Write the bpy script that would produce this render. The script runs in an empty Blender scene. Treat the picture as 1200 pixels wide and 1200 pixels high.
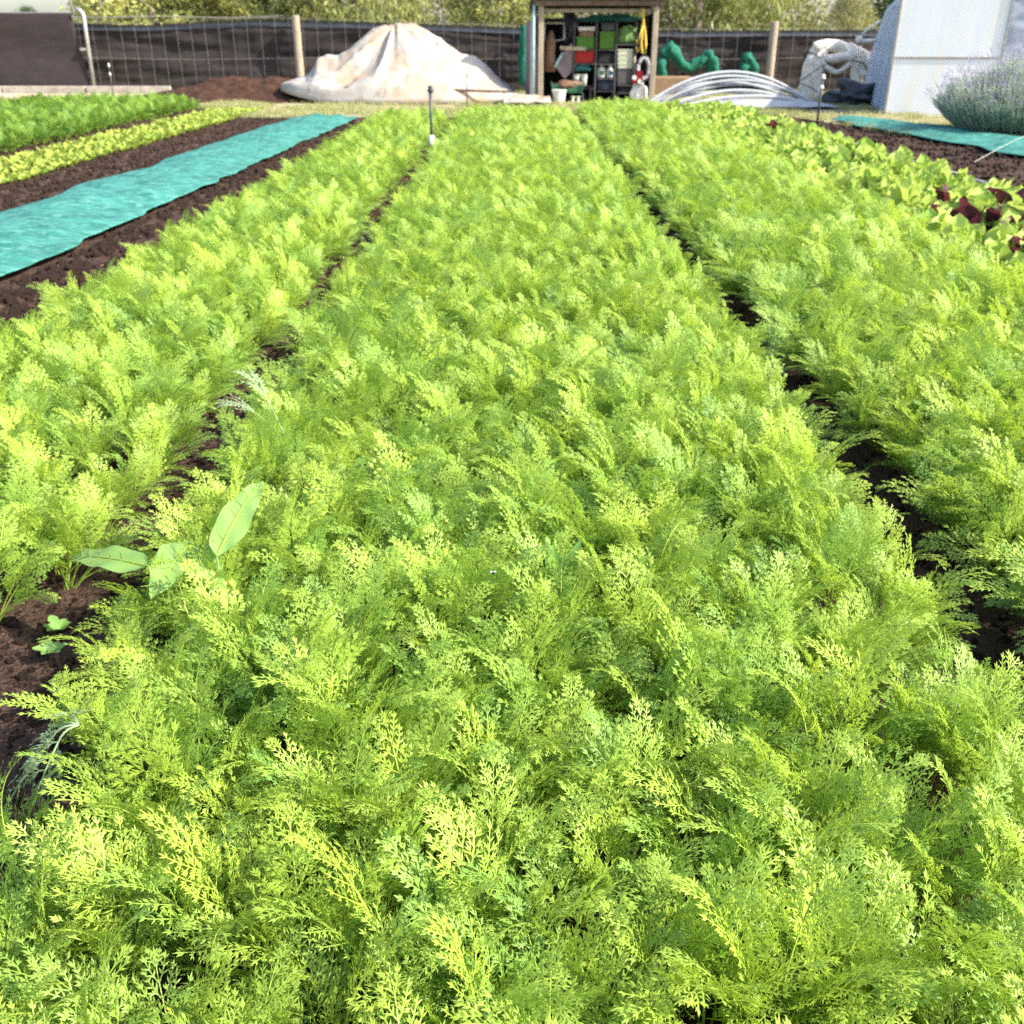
import bpy, bmesh, math, random
import numpy as np
from mathutils import Vector, Matrix, noise as mn
R = math.radians
rnd = random.Random(7)
S = bpy.context.scene
COL = S.collection

# ------------------------------------------------------------------ camera
PITCH = 25.72; CAMH = 1.25; F = 1152.0
cam = bpy.data.cameras.new('camera'); camo = bpy.data.objects.new('camera', cam); COL.objects.link(camo)
camo.location = (0, 0, CAMH); camo.rotation_euler = (R(90 - PITCH), 0, 0)
cam.sensor_width = 36; cam.lens = 36 * F / 1200; cam.clip_start = .02; cam.clip_end = 900
cam.dof.use_dof = True; cam.dof.focus_distance = 1.35; cam.dof.aperture_fstop = 9.0
S.camera = camo
cp, sp = math.cos(R(PITCH)), math.sin(R(PITCH))
def ray(px, py):
    x, y = (px - 600) / F, (600 - py) / F
    return Vector((x, cp + y * sp, -sp + y * cp))
def G(px, py, z=0.0):            # where a spot of ground stands (metres)
    d = ray(px, py); t = (z - CAMH) / d.z
    return Vector((d.x * t, d.y * t, z))
def P(px, py, Y):                # same at a known distance Y
    d = ray(px, py); t = Y / d.y
    return Vector((d.x * t, Y, CAMH + d.z * t))

# ------------------------------------------------------------------ bookkeeping
def tag(o, label=None, cat=None, group=None, kind=None):
    if label: o['label'] = label
    if cat: o['category'] = cat
    if group: o['group'] = group
    if kind: o['kind'] = kind
    return o
def empty(name, loc, label, cat, group=None, rz=0):
    o = bpy.data.objects.new(name, None); COL.objects.link(o); o.empty_display_size = .1
    o.location = loc; o.rotation_euler = (0, 0, rz)
    return tag(o, label, cat, group)
class MB:
    def __init__(s): s.v = []; s.f = []; s.t = []; s.m = []; s.tint = .5
    def add(s, vs, fs, mi=0):
        n = len(s.v); s.v += [tuple(v) for v in vs]; s.t += [s.tint] * len(vs)
        s.f += [tuple(i + n for i in f) for f in fs]; s.m += [mi] * len(fs)
    def box(s, c, d, rz=0, mi=0, rot=None):
        M = rot if rot else Matrix.Rotation(rz, 3, 'Z')
        c = Vector(c); vs = []
        for i in (-1, 1):
            for j in (-1, 1):
                for k in (-1, 1):
                    vs.append(c + M @ Vector((i * d[0] / 2, j * d[1] / 2, k * d[2] / 2)))
        s.add(vs, [(0, 1, 3, 2), (4, 6, 7, 5), (0, 4, 5, 1), (2, 3, 7, 6), (0, 2, 6, 4), (1, 5, 7, 3)], mi)
    def bar(s, a, b, w, h=None, mi=0):
        a, b = Vector(a), Vector(b); d = b - a
        q = d.to_track_quat('X', 'Z').to_matrix()
        s.box((a + b) / 2, (d.length, w, h or w), rot=q, mi=mi)
    def tube(s, pts, r, n=8, cap=True, mi=0, closed=False):
        pts = [Vector(p) for p in pts]; N = len(pts)
        rs = r if isinstance(r, (list, tuple)) else [r] * N
        up = Vector((0.13, .22, .97)); vs = []
        for i, p in enumerate(pts):
            if closed: t = pts[(i + 1) % N] - pts[i - 1]
            else: t = pts[min(i + 1, N - 1)] - pts[max(i - 1, 0)]
            t.normalize()
            if abs(t.dot(up)) > .95: u = Vector((1, .1, 0))
            else: u = up
            a = t.cross(u).normalized(); b = a.cross(t)
            for k in range(n):
                w = 2 * math.pi * k / n
                vs.append(p + (a * math.cos(w) + b * math.sin(w)) * rs[i])
        fs = []
        for i in range(N if closed else N - 1):
            j = (i + 1) % N
            for k in range(n):
                k2 = (k + 1) % n
                fs.append((i * n + k, i * n + k2, j * n + k2, j * n + k))
        if cap and not closed:
            fs.append(tuple(range(n - 1, -1, -1))); fs.append(tuple(range((N - 1) * n, N * n)))
        s.add(vs, fs, mi)
    def lathe(s, c, prof, n=16, mi=0):
        c = Vector(c); vs = []
        for (r, z) in prof:
            for k in range(n):
                w = 2 * math.pi * k / n; vs.append(c + Vector((r * math.cos(w), r * math.sin(w), z)))
        fs = [(i * n + k, i * n + (k + 1) % n, (i + 1) * n + (k + 1) % n, (i + 1) * n + k)
              for i in range(len(prof) - 1) for k in range(n)]
        fs.append(tuple(range(n - 1, -1, -1))); fs.append(tuple(range((len(prof) - 1) * n, len(prof) * n)))
        s.add(vs, fs, mi)
    def grid(s, nu, nv, fn, mi=0, thick=0):
        vs = [Vector(fn(i / (nu - 1), j / (nv - 1))) for i in range(nu) for j in range(nv)]
        fs = [(i * nv + j, (i + 1) * nv + j, (i + 1) * nv + j + 1, i * nv + j + 1) for i in range(nu - 1) for j in range(nv - 1)]
        s.add(vs, fs, mi)
    def build(s, name, mat, parent=None, smooth=False, bevel=0, solid=0):
        me = bpy.data.meshes.new(name); me.from_pydata([tuple(v) for v in s.v], [], s.f)
        mats = mat if isinstance(mat, (list, tuple)) else [mat]
        for m in mats: me.materials.append(m)
        if len(mats) > 1: me.polygons.foreach_set('material_index', s.m)
        if smooth: me.polygons.foreach_set('use_smooth', [True] * len(s.f))
        at = me.attributes.new('tint', 'FLOAT', 'POINT'); at.data.foreach_set('value', s.t)
        me.update()
        o = bpy.data.objects.new(name, me); COL.objects.link(o)
        if parent: o.parent = parent
        if bevel:
            b = o.modifiers.new('b', 'BEVEL'); b.width = bevel; b.segments = 2; b.limit_method = 'ANGLE'
        if solid:
            b = o.modifiers.new('s', 'SOLIDIFY'); b.thickness = solid; b.offset = 0
        return o

# ------------------------------------------------------------------ materials
def nodes(m):
    m.use_nodes = True; nt = m.node_tree; nt.nodes.clear()
    out = nt.nodes.new('ShaderNodeOutputMaterial')
    return nt, nt.nodes.new, nt.links.new, out
def mat(name, c1, c2=None, scale=6, rough=.7, bump=0, bscale=40, metal=0, trans=0, stretch=(1, 1, 1), ramp=(.35, .65), spec=.3, c3=None, s3=30, r3=(.6, .7), sheen=0):
    m = bpy.data.materials.new(name); nt, N, L, out = nodes(m)
    b = N('ShaderNodeBsdfPrincipled'); b.inputs['Roughness'].default_value = rough
    b.inputs['Metallic'].default_value = metal; b.inputs['Specular IOR Level'].default_value = spec
    tc = N('ShaderNodeTexCoord'); mp = N('ShaderNodeMapping'); mp.inputs['Scale'].default_value = stretch
    L(tc.outputs['Object'], mp.inputs[0])
    col = None
    c2 = c2 or tuple(x * .75 for x in c1)
    nz = N('ShaderNodeTexNoise'); nz.inputs['Scale'].default_value = scale; nz.inputs['Detail'].default_value = 6
    nz.inputs['Roughness'].default_value = .65
    L(mp.outputs[0], nz.inputs['Vector'])
    rp = N('ShaderNodeMapRange'); rp.inputs[1].default_value = ramp[0]; rp.inputs[2].default_value = ramp[1]
    L(nz.outputs['Fac'], rp.inputs[0])
    mx = N('ShaderNodeMix'); mx.data_type = 'RGBA'
    mx.inputs[6].default_value = (*c1, 1); mx.inputs[7].default_value = (*c2, 1)
    L(rp.outputs[0], mx.inputs[0]); col = mx.outputs[2]
    if c3:
        n3 = N('ShaderNodeTexNoise'); n3.inputs['Scale'].default_value = s3; n3.inputs['Detail'].default_value = 4
        L(mp.outputs[0], n3.inputs['Vector'])
        rp3 = N('ShaderNodeMapRange'); rp3.inputs[1].default_value = r3[0]; rp3.inputs[2].default_value = r3[1]
        L(n3.outputs['Fac'], rp3.inputs[0])
        m3 = N('ShaderNodeMix'); m3.data_type = 'RGBA'; m3.inputs[7].default_value = (*c3, 1)
        L(rp3.outputs[0], m3.inputs[0]); L(col, m3.inputs[6]); col = m3.outputs[2]
    L(col, b.inputs['Base Color'])
    if bump:
        n2 = N('ShaderNodeTexNoise'); n2.inputs['Scale'].default_value = bscale; n2.inputs['Detail'].default_value = 8
        L(mp.outputs[0], n2.inputs['Vector'])
        bp = N('ShaderNodeBump'); bp.inputs['Strength'].default_value = 1; bp.inputs['Distance'].default_value = bump
        L(n2.outputs['Fac'], bp.inputs['Height']); L(bp.outputs[0], b.inputs['Normal'])
    sh = b.outputs[0]
    if trans:
        t = N('ShaderNodeBsdfTranslucent'); L(col, t.inputs['Color'])
        ms = N('ShaderNodeMixShader'); ms.inputs[0].default_value = trans
        L(sh, ms.inputs[1]); L(t.outputs[0], ms.inputs[2]); sh = ms.outputs[0]
    L(sh, out.inputs[0])
    return m
def leafmat(name, ca, cb, tcol, trans=.4, rough=.45, var=.25, spec=.35, nscale=0, patch=None):
    """leaf: colour runs from ca to cb by the leaf's own tint (age) and plant"""
    m = bpy.data.materials.new(name); nt, N, L, out = nodes(m)
    at = N('ShaderNodeAttribute'); at.attribute_name = 'tint'
    oi = N('ShaderNodeObjectInfo')
    a = N('ShaderNodeMath'); a.operation = 'MULTIPLY_ADD'; a.inputs[1].default_value = var * 2; 
    sb = N('ShaderNodeMath'); sb.operation = 'SUBTRACT'; sb.inputs[1].default_value = var
    L(oi.outputs['Random'], a.inputs[0]); L(at.outputs['Fac'], a.inputs[2]); L(a.outputs[0], sb.inputs[0])
    fac = sb.outputs[0]
    if patch:
        g = N('ShaderNodeNewGeometry'); nz = N('ShaderNodeTexNoise'); nz.inputs['Scale'].default_value = patch
        nz.inputs['Detail'].default_value = 2
        L(g.outputs['Position'], nz.inputs['Vector'])
        k = N('ShaderNodeMath'); k.operation = 'MULTIPLY_ADD'; k.inputs[1].default_value = 1.2; 
        k2 = N('ShaderNodeMath'); k2.operation = 'SUBTRACT'; k2.inputs[1].default_value = .6
        L(nz.outputs['Fac'], k.inputs[0]); L(fac, k.inputs[2]); L(k.outputs[0], k2.inputs[0]); fac = k2.outputs[0]
    mx = N('ShaderNodeMix'); mx.data_type = 'RGBA'; mx.clamp_factor = True
    mx.inputs[6].default_value = (*ca, 1); mx.inputs[7].default_value = (*cb, 1)
    L(fac, mx.inputs[0])
    b = N('ShaderNodeBsdfPrincipled'); b.inputs['Roughness'].default_value = rough
    b.inputs['Specular IOR Level'].default_value = spec
    L(mx.outputs[2], b.inputs['Base Color'])
    t = N('ShaderNodeBsdfTranslucent')
    tm = N('ShaderNodeMix'); tm.data_type = 'RGBA'; tm.inputs[0].default_value = .55
    L(mx.outputs[2], tm.inputs[6]); tm.inputs[7].default_value = (*tcol, 1); L(tm.outputs[2], t.inputs['Color'])
    ms = N('ShaderNodeMixShader'); ms.inputs[0].default_value = trans
    L(b.outputs[0], ms.inputs[1]); L(t.outputs[0], ms.inputs[2]); L(ms.outputs[0], out.inputs[0])
    return m

M = {}
M['carrot'] = leafmat('carrot leaf', (.215, .390, .085), (.415, .545, .080), (.50, .64, .06), trans=.45, var=.22, patch=1.3, rough=.45, spec=.38)
M['carrot_stem'] = leafmat('carrot stalk', (.24, .38, .06), (.36, .46, .07), (.40, .50, .05), trans=.25, var=.1)
M['pale_frond'] = leafmat('pale frond', (.30, .42, .24), (.38, .50, .26), (.4, .5, .2), trans=.35, var=.1)
M['salad'] = leafmat('salad leaf', (.26, .44, .08), (.50, .60, .15), (.50, .62, .10), trans=.42, var=.3, patch=.9)
M['salad_red'] = leafmat('red salad leaf', (.045, .012, .03), (.16, .05, .05), (.20, .04, .05), trans=.3, var=.3, rough=.65)
M['weed'] = leafmat('broad weed leaf', (.20, .38, .10), (.30, .47, .13), (.34, .52, .09), trans=.4, var=.05, rough=.5)
M['seedling'] = leafmat('seedling leaf', (.28, .40, .07), (.42, .50, .09), (.4, .5, .05), trans=.35, var=.3, patch=1.2)
M['grass'] = leafmat('grass blade', (.20, .26, .07), (.46, .42, .22), (.4, .42, .1), trans=.3, var=.4, patch=.6)
M['lav'] = leafmat('lavender foliage', (.26, .33, .26), (.48, .54, .44), (.36, .44, .32), trans=.25, var=.1, rough=.7)
M['lavf'] = leafmat('lavender flower', (.36, .32, .44), (.48, .43, .54), (.4, .3, .5), trans=.3, var=.1, rough=.8)
M['tree_yellow'] = leafmat('wattle leaf', (.24, .28, .09), (.52, .50, .18), (.52, .52, .13), trans=.35, var=.15, patch=.5)
M['tree_olive'] = leafmat('gum leaf', (.14, .17, .07), (.34, .32, .13), (.34, .33, .09), trans=.35, var=.15, patch=.5)
M['tree_mid'] = leafmat('willow leaf', (.16, .20, .06), (.36, .35, .12), (.36, .36, .10), trans=.35, var=.15, patch=.4)
M['tree_dark'] = leafmat('dark leaf', (.04, .07, .03), (.12, .17, .06), (.14, .19, .05), trans=.3, var=.15, patch=.5)
M['bark'] = mat('bark', (.16, .12, .09), (.30, .26, .21), 12, .9, .01, 30, stretch=(1, 1, .2))
M['soil'] = mat('soil', (.092, .057, .042), (.048, .029, .022), 14, .95, .03, 70, c3=(.14, .10, .07), s3=60, r3=(.66, .74), spec=.15)
M['compost'] = mat('compost', (.075, .038, .024), (.030, .015, .010), 5, .95, .03, 25, spec=.15)
M['verge'] = mat('verge ground', (.26, .25, .12), (.36, .30, .20), 1.7, .95, .01, 50, c3=(.14, .12, .07), s3=14, r3=(.56, .7), spec=.1)
M['field'] = mat('field', (.16, .17, .07), (.24, .22, .12), .3, .95, spec=.1)
M['sandpath'] = mat('sandy path', (.50, .42, .34), (.44, .30, .20), .8, .95, .01, 60, spec=.1, c3=(.2, .2, .08), s3=7, r3=(.6, .7))
M['conc'] = mat('pale edging', (.42, .38, .33), (.26, .23, .19), 5, .9, .005, 30)
M['teal'] = mat('teal netting', (.030, .165, .130), (.055, .26, .215), 2.4, .65, .012, 14, stretch=(1.3, 3.4, 1), trans=.2, c3=(.11, .33, .28), s3=9, r3=(.50, .62), ramp=(.44, .56))
M['shade'] = mat('black shade cloth', (.036, .029, .031), (.048, .038, .037), 2.5, .85, .002, 200, spec=.15, stretch=(1, 1, 3))
M['shade2'] = mat('worn shade cloth', (.026, .022, .024), (.044, .037, .034), 1.6, .85, .002, 150, spec=.15, stretch=(.4, 1, 3))
M['wire'] = mat('galvanised wire', (.42, .40, .37), (.30, .28, .26), 20, .5, metal=.5)
M['wood'] = mat('weathered timber', (.38, .32, .24), (.24, .19, .14), 5, .85, .004, 20, stretch=(6, 6, .7))
M['wood_dark'] = mat('dark timber', (.10, .065, .045), (.17, .12, .085), 6, .85, .004, 20)
M['galv'] = mat('galvanised steel', (.50, .50, .48), (.32, .31, .30), 14, .45, metal=.6)
M['tin'] = mat('old roofing tin', (.24, .23, .17), (.13, .11, .08), 3, .7, metal=.3)
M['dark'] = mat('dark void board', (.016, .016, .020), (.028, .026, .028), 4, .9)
M['sheet'] = mat('grey wall sheet', (.24, .20, .20), (.16, .13, .14), 3, .8)
M['tarp'] = mat('stained white tarpaulin', (.40, .38, .35), (.41, .29, .19), 1.6, .5, .01, 6, trans=.12, c3=(.30, .24, .19), s3=6, r3=(.56, .74), ramp=(.44, .66), spec=.3)
M['poly'] = mat('white greenhouse film', (.66, .71, .80), (.60, .66, .76), 1.2, .35, .012, 3, trans=.55, stretch=(1, 1, .3), spec=.35)
M['polyc'] = mat('cloudy panel', (.76, .78, .82), (.68, .72, .79), 1.6, .4, .0, 3, trans=.06, stretch=(3, 1, .5), c3=(.74, .72, .66), s3=1.4, r3=(.5, .75))
M['seam'] = mat('panel seam', (.40, .35, .28), None, 8, .7)
M['net_white'] = mat('white netting', (.88, .84, .77), (.82, .73, .60), 7, .8, .03, 22, trans=.1)
M['net_green'] = mat('dark green netting', (.006, .10, .06), (.012, .15, .09), 16, .8, .02, 30)
M['blackpl'] = mat('black plastic', (.022, .025, .032), (.045, .05, .06), 6, .4, .01, 12, spec=.5)
M['pipe'] = mat('pale poly pipe', (.44, .46, .49), (.36, .38, .41), 8, .4, spec=.4)
M['pipeg'] = mat('grey poly pipe', (.36, .38, .40), (.28, .30, .32), 8, .45, spec=.4)
M['greysheet'] = mat('grey plastic sheet', (.40, .41, .43), (.30, .31, .33), 3, .6, .01, 8)
M['lime'] = mat('lime plastic', (.08, .21, .012), (.07, .17, .015), 8, .5)
M['red'] = mat('red plastic', (.42, .015, .012), None, 8, .5)
M['white'] = mat('white plastic', (.72, .70, .64), (.62, .6, .54), 8, .5)
M['cream'] = mat('cream plastic', (.58, .60, .46), (.50, .52, .40), 8, .5)
M['greybox'] = mat('grey plastic', (.10, .095, .10), None, 8, .55)
M['navy'] = mat('navy plastic', (.025, .03, .06), None, 8, .5)
M['bottlegreen'] = mat('dark green plastic', (.03, .12, .06), None, 8, .5)
M['bag'] = mat('green cloth bag', (.14, .24, .08), (.10, .18, .06), 8, .9, .01, 20)
M['cardboard'] = mat('cardboard', (.26, .17, .10), None, 8, .9)
M['tealcloth'] = mat('teal tarpaulin', (.015, .10, .09), (.03, .15, .13), 6, .6, .01, 12)
M['yellow'] = mat('yellow rope', (.60, .42, .06), (.5, .36, .08), 20, .8)
M['bluepl'] = mat('blue label', (.04, .14, .24), None, 8, .5)
M['lbpipe'] = mat('pale blue tube', (.30, .50, .52), None, 8, .5)
M['browncloth'] = mat('brown sacking', (.13, .075, .05), (.2, .12, .08), 9, .9, .01, 20)
M['tape'] = mat('white drip tape', (.70, .72, .68), None, 8, .5)
M['fly'] = mat('fly body', (.01, .01, .012), None, 8, .3)
M['straw'] = mat('dry straw', (.50, .40, .24), (.40, .30, .17), 20, .9)

# ------------------------------------------------------------------ world, sun
w = bpy.data.worlds.new('World'); S.world = w; w.use_nodes = True
nt = w.node_tree; bg = nt.nodes['Background']; sky = nt.nodes.new('ShaderNodeTexSky'); sky.sky_type = 'NISHITA'
SUN_EL, SUN_AZ = 38, 110          # azimuth clockwise from +Y (straight ahead)
sky.sun_disc = False; sky.sun_elevation = R(SUN_EL); sky.sun_rotation = R(SUN_AZ); sky.dust_density = 2.5; sky.air_density = 1.0
nt.links.new(sky.outputs[0], bg.inputs[0]); bg.inputs[1].default_value = .15
sl = bpy.data.lights.new('sun', 'SUN'); sl.energy = 4.0; sl.angle = R(.7); sl.color = (1, .93, .80)
so = bpy.data.objects.new('sun', sl); COL.objects.link(so); so.location = (8, -5, 12)
sd = Vector((math.cos(R(SUN_EL)) * math.sin(R(SUN_AZ)), math.cos(R(SUN_EL)) * math.cos(R(SUN_AZ)), math.sin(R(SUN_EL))))
so.rotation_euler = sd.to_track_quat('Z', 'Y').to_euler()
S.view_settings.view_transform = 'Standard'; S.view_settings.look = 'None'; S.view_settings.exposure = 1.40; S.view_settings.gamma = 1
S.cycles.use_denoising = False; S.cycles.max_bounces = 7; S.cycles.diffuse_bounces = 4; S.cycles.transmission_bounces = 4
S.cycles.use_adaptive_sampling = True; S.cycles.adaptive_threshold = .012
S.cycles.caustics_reflective = False; S.cycles.caustics_refractive = False
S.render.use_persistent_data = False

# ------------------------------------------------------------------ instanced stuff (for uncountable growth only)
def template_collection(name, objs):
    c = bpy.data.collections.new(name)
    for o in objs:
        for k in list(o.users_collection): k.objects.unlink(o)
        c.objects.link(o)
    return c
def scatter(name, pts, coll, label=None, cat=None):
    """pts: list of (x,y,z, rx,ry,rz, scale, idx)"""
    me = bpy.data.meshes.new(name); me.from_pydata([p[:3] for p in pts], [], [])
    a = me.attributes.new('rot', 'FLOAT_VECTOR', 'POINT'); a.data.foreach_set('vector', [x for p in pts for x in p[3:6]])
    a = me.attributes.new('scl', 'FLOAT', 'POINT'); a.data.foreach_set('value', [p[6] for p in pts])
    a = me.attributes.new('idx', 'INT', 'POINT'); a.data.foreach_set('value', [int(p[7]) for p in pts])
    o = bpy.data.objects.new(name, me); COL.objects.link(o)
    ng = bpy.data.node_groups.new(name, 'GeometryNodeTree')
    ng.interface.new_socket('Geometry', in_out='INPUT', socket_type='NodeSocketGeometry')
    ng.interface.new_socket('Geometry', in_out='OUTPUT', socket_type='NodeSocketGeometry')
    N, L = ng.nodes.new, ng.links.new
    gi, go = N('NodeGroupInput'), N('NodeGroupOutput'); ip = N('GeometryNodeInstanceOnPoints')
    ci = N('GeometryNodeCollectionInfo'); ci.inputs['Collection'].default_value = coll
    ci.inputs['Separate Children'].default_value = True; ci.inputs['Reset Children'].default_value = True
    def attr(n, t):
        x = N('GeometryNodeInputNamedAttribute'); x.data_type = t; x.inputs['Name'].default_value = n; return x.outputs['Attribute']
    e2r = N('FunctionNodeEulerToRotation'); L(attr('rot', 'FLOAT_VECTOR'), e2r.inputs[0])
    L(gi.outputs[0], ip.inputs['Points']); L(ci.outputs[0], ip.inputs['Instance']); ip.inputs['Pick Instance'].default_value = True
    L(attr('idx', 'INT'), ip.inputs['Instance Index']); L(e2r.outputs[0], ip.inputs['Rotation']); L(attr('scl', 'FLOAT'), ip.inputs['Scale'])
    L(ip.outputs[0], go.inputs[0])
    md = o.modifiers.new('scatter', 'NODES'); md.node_group = ng
    return tag(o, label, cat, None, 'stuff')

# ------------------------------------------------------------------ carrot fronds
def kite(mb, p, d, s, ln, wd):
    q = p + d * (ln * .42)
    mb.add([p - s * (wd * .18), q + s * (wd * .5), p + d * ln, q - s * (wd * .5), p + s * (wd * .18)], [(0, 3, 2, 1, 4)])
def strip(mb, pts, s, w0, w1):
    n = len(pts); vs = []
    for i, p in enumerate(pts):
        k = w0 + (w1 - w0) * i / (n - 1); vs += [p - s * k / 2, p + s * k / 2]
    mb.add(vs, [(2 * i, 2 * i + 1, 2 * i + 3, 2 * i + 2) for i in range(n - 1)])
def lobe(mb, p, d, s, n, ln, wd):
    """one pointed lobe, slightly bent along its length"""
    q = p + d * (ln * .45) + n * (ln * .05); e = p + d * ln - n * (ln * .06)
    mb.add([p - s * (wd * .20), p + s * (wd * .20), q + s * (wd * .5), e, q - s * (wd * .5)], [(0, 1, 2, 4), (4, 2, 3)])
def pinnule(mb, p, d, s, n, ln, r, wk):
    d = (d + n * r.uniform(-.12, .25)).normalized(); s = n.cross(d).normalized(); ln = max(ln, .010)
    if ln < .0125:
        lobe(mb, p, d, s, n, ln, .0023 * wk); return
    strip(mb, [p, p + d * ln * .5], s, .0017, .0015)
    lobe(mb, p + d * ln * .30, d, s, n, ln * .72, .0026 * wk)
    k = 2 if ln > .021 else 1
    for i in range(k):
        u = (.16, .42)[i] if k == 2 else .22
        for sg in (-1, 1):
            if r.random() < .08: continue
            a = R(r.uniform(22, 38)); dd = (d * math.cos(a) + s * (sg * math.sin(a)) + n * r.uniform(-.06, .18)).normalized()
            lobe(mb, p + d * ln * (u + .05 * sg), dd, n.cross(dd).normalized(), n, ln * (.58 - .12 * i) * r.uniform(.85, 1.15), .0024 * wk)
def frond(leaf, stem, p, az, tilt, lp, lb, bend, r, tint, dens=1.0, wk=1.0):
    """a stalk and a three-times divided feathery blade"""
    leaf.tint = tint; stem.tint = tint
    out = Vector((math.cos(az), math.sin(az), 0)); side = Vector((-math.sin(az), math.cos(az), 0))
    side = (side + Vector((0, 0, r.uniform(-.25, .25)))).normalized()
    def dirn(a): return (out * math.sin(a) + Vector((0, 0, 1)) * math.cos(a))
    n_p = 5; pts = [p.copy()]; a = tilt * .6
    for i in range(n_p):
        a += (tilt * .6) / n_p; pts.append(pts[-1] + dirn(a) * lp / n_p)
    stem.tube(pts, [.0024 - .0002 * i for i in range(n_p + 1)], 4, cap=False)
    nb = 12; b = [pts[-1].copy()]; ds = []
    sw = r.uniform(-.5, .5)
    for i in range(nb):
        a += bend / nb * (.35 + 1.9 * (i / nb) ** 1.3)
        d = (dirn(a) + side * sw * (i / nb) * .5).normalized(); ds.append(d); b.append(b[-1] + d * lb / nb)
    ds.append(ds[-1])
    stem.tube(b[:-1], [.0019 - .0013 * i / nb for i in range(nb)], 3, cap=False)
    NP = 7
    for i in range(NP):
        u = (i / NP) ** .92; q = u * nb; k = int(q); f = q - k
        pos = b[k].lerp(b[k + 1], f); t = ds[k]; nn = side.cross(t).normalized()
        if nn.z < 0: nn = -nn
        env = (1 - u) ** .85 * (.62 + .38 * min(1, u * 5 + .55))
        pl = lb * .47 * env * r.uniform(.85, 1.12) + .008
        for sg in (-1, 1):
            an = R(56 - 26 * u + r.uniform(-7, 7))
            pd = (t * math.cos(an) + side * (sg * math.sin(an)) + nn * r.uniform(.05, .60)).normalized()
            m = max(2, int(round(pl / .0140 * dens))); m = min(m, 5)
            cur = []; pp = pos.copy(); dd = pd.copy()
            for j in range(m + 1):
                cur.append((pp.copy(), dd.copy())); dd = (dd + t * .22 / m * 3 - nn * .55 / m).normalized(); pp = pp + dd * pl / (m + 1)
            ps = nn.cross(pd).normalized()
            strip(leaf, [c[0] for c in cur] + [pp], ps, .0022, .0014)
            for j, (c, dj) in enumerate(cur):
                if j == 0: continue
                v = j / (m + 1); ql = pl * .42 * (1 - v) ** .55 * (.75 + .25 * min(1, v * 4)) * r.uniform(.85, 1.15)
                sj = nn.cross(dj).normalized()
                for s2 in (-1, 1):
                    an = R(r.uniform(32, 46)); d2 = dj * math.cos(an) + sj * (s2 * math.sin(an))
                    pinnule(leaf, c, d2, sj, nn, ql, r, wk)
            pinnule(leaf, pp - dd * .003, dd, ps, nn, max(.016, pl * .26), r, wk)
    t = ds[-1]; nn = side.cross(t).normalized()
    pinnule(leaf, b[-2], t, side, nn, lb * .14, r, wk)
def carrot(seed, nf=9, size=1.0, lean=None):
    r = random.Random(seed); leaf, stem = MB(), MB()
    for i in range(nf):
        az = 2.4 * i + r.uniform(-.5, .5); inner = i / nf
        tilt = R(4 + 30 * inner ** .9 + r.uniform(-3, 9))
        h = (1.0 - .30 * inner) * r.uniform(.84, 1.08) * size
        if lean: az = lean if i % 2 else az; 
        frond(leaf, stem, Vector((r.uniform(-.012, .012), r.uniform(-.012, .012), -.01)), az, tilt, .135 * h, .205 * h, R(r.uniform(26, 76)), r,
              min(1, max(0, .70 - .62 * inner + r.uniform(-.25, .25))), wk=r.uniform(1.05, 1.55))
    l = leaf.build('carrot_plant', M['carrot']); s = stem.build('stalks', M['carrot_stem'], l)
    return l, s
NV = 12
protos = [carrot(100 + i, nf=8 + i % 3) for i in range(NV)]
# one merged copy of each template for the uncountable far growth
def merged(l, s, name):
    me = bpy.data.meshes.new(name)
    a, b = l.data, s.data; na = len(a.vertices)
    va = np.empty(na * 3, 'f'); a.vertices.foreach_get('co', va); vb = np.empty(len(b.vertices) * 3, 'f'); b.vertices.foreach_get('co', vb)
    fs = [tuple(p.vertices) for p in a.polygons] + [tuple(x + na for x in p.vertices) for p in b.polygons]
    me.from_pydata(np.concatenate([va, vb]).reshape(-1, 3).tolist(), [], fs)
    me.materials.append(a.materials[0]); me.materials.append(b.materials[0])
    me.polygons.foreach_set('material_index', [0] * len(a.polygons) + [1] * len(b.polygons))
    at = me.attributes.new('tint', 'FLOAT', 'POINT')
    ta = np.empty(na, 'f'); a.attributes['tint'].data.foreach_get('value', ta); tb = np.empty(len(b.vertices), 'f'); b.attributes['tint'].data.foreach_get('value', tb)
    at.data.foreach_set('value', np.concatenate([ta, tb])); me.update()
    o = bpy.data.objects.new(name, me); COL.objects.link(o); return o
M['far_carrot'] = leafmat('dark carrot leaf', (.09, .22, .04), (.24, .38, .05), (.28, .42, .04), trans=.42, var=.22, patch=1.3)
carrot_coll = template_collection('carrot templates', [merged(l, s, 'carrot_growth_%02d' % i) for i, (l, s) in enumerate(protos)])

dk = []
for o in list(carrot_coll.objects)[:4]:
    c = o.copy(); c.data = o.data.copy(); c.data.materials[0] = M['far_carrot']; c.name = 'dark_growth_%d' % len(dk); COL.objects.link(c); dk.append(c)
dark_coll = template_collection('dark carrot templates', dk)
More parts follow.
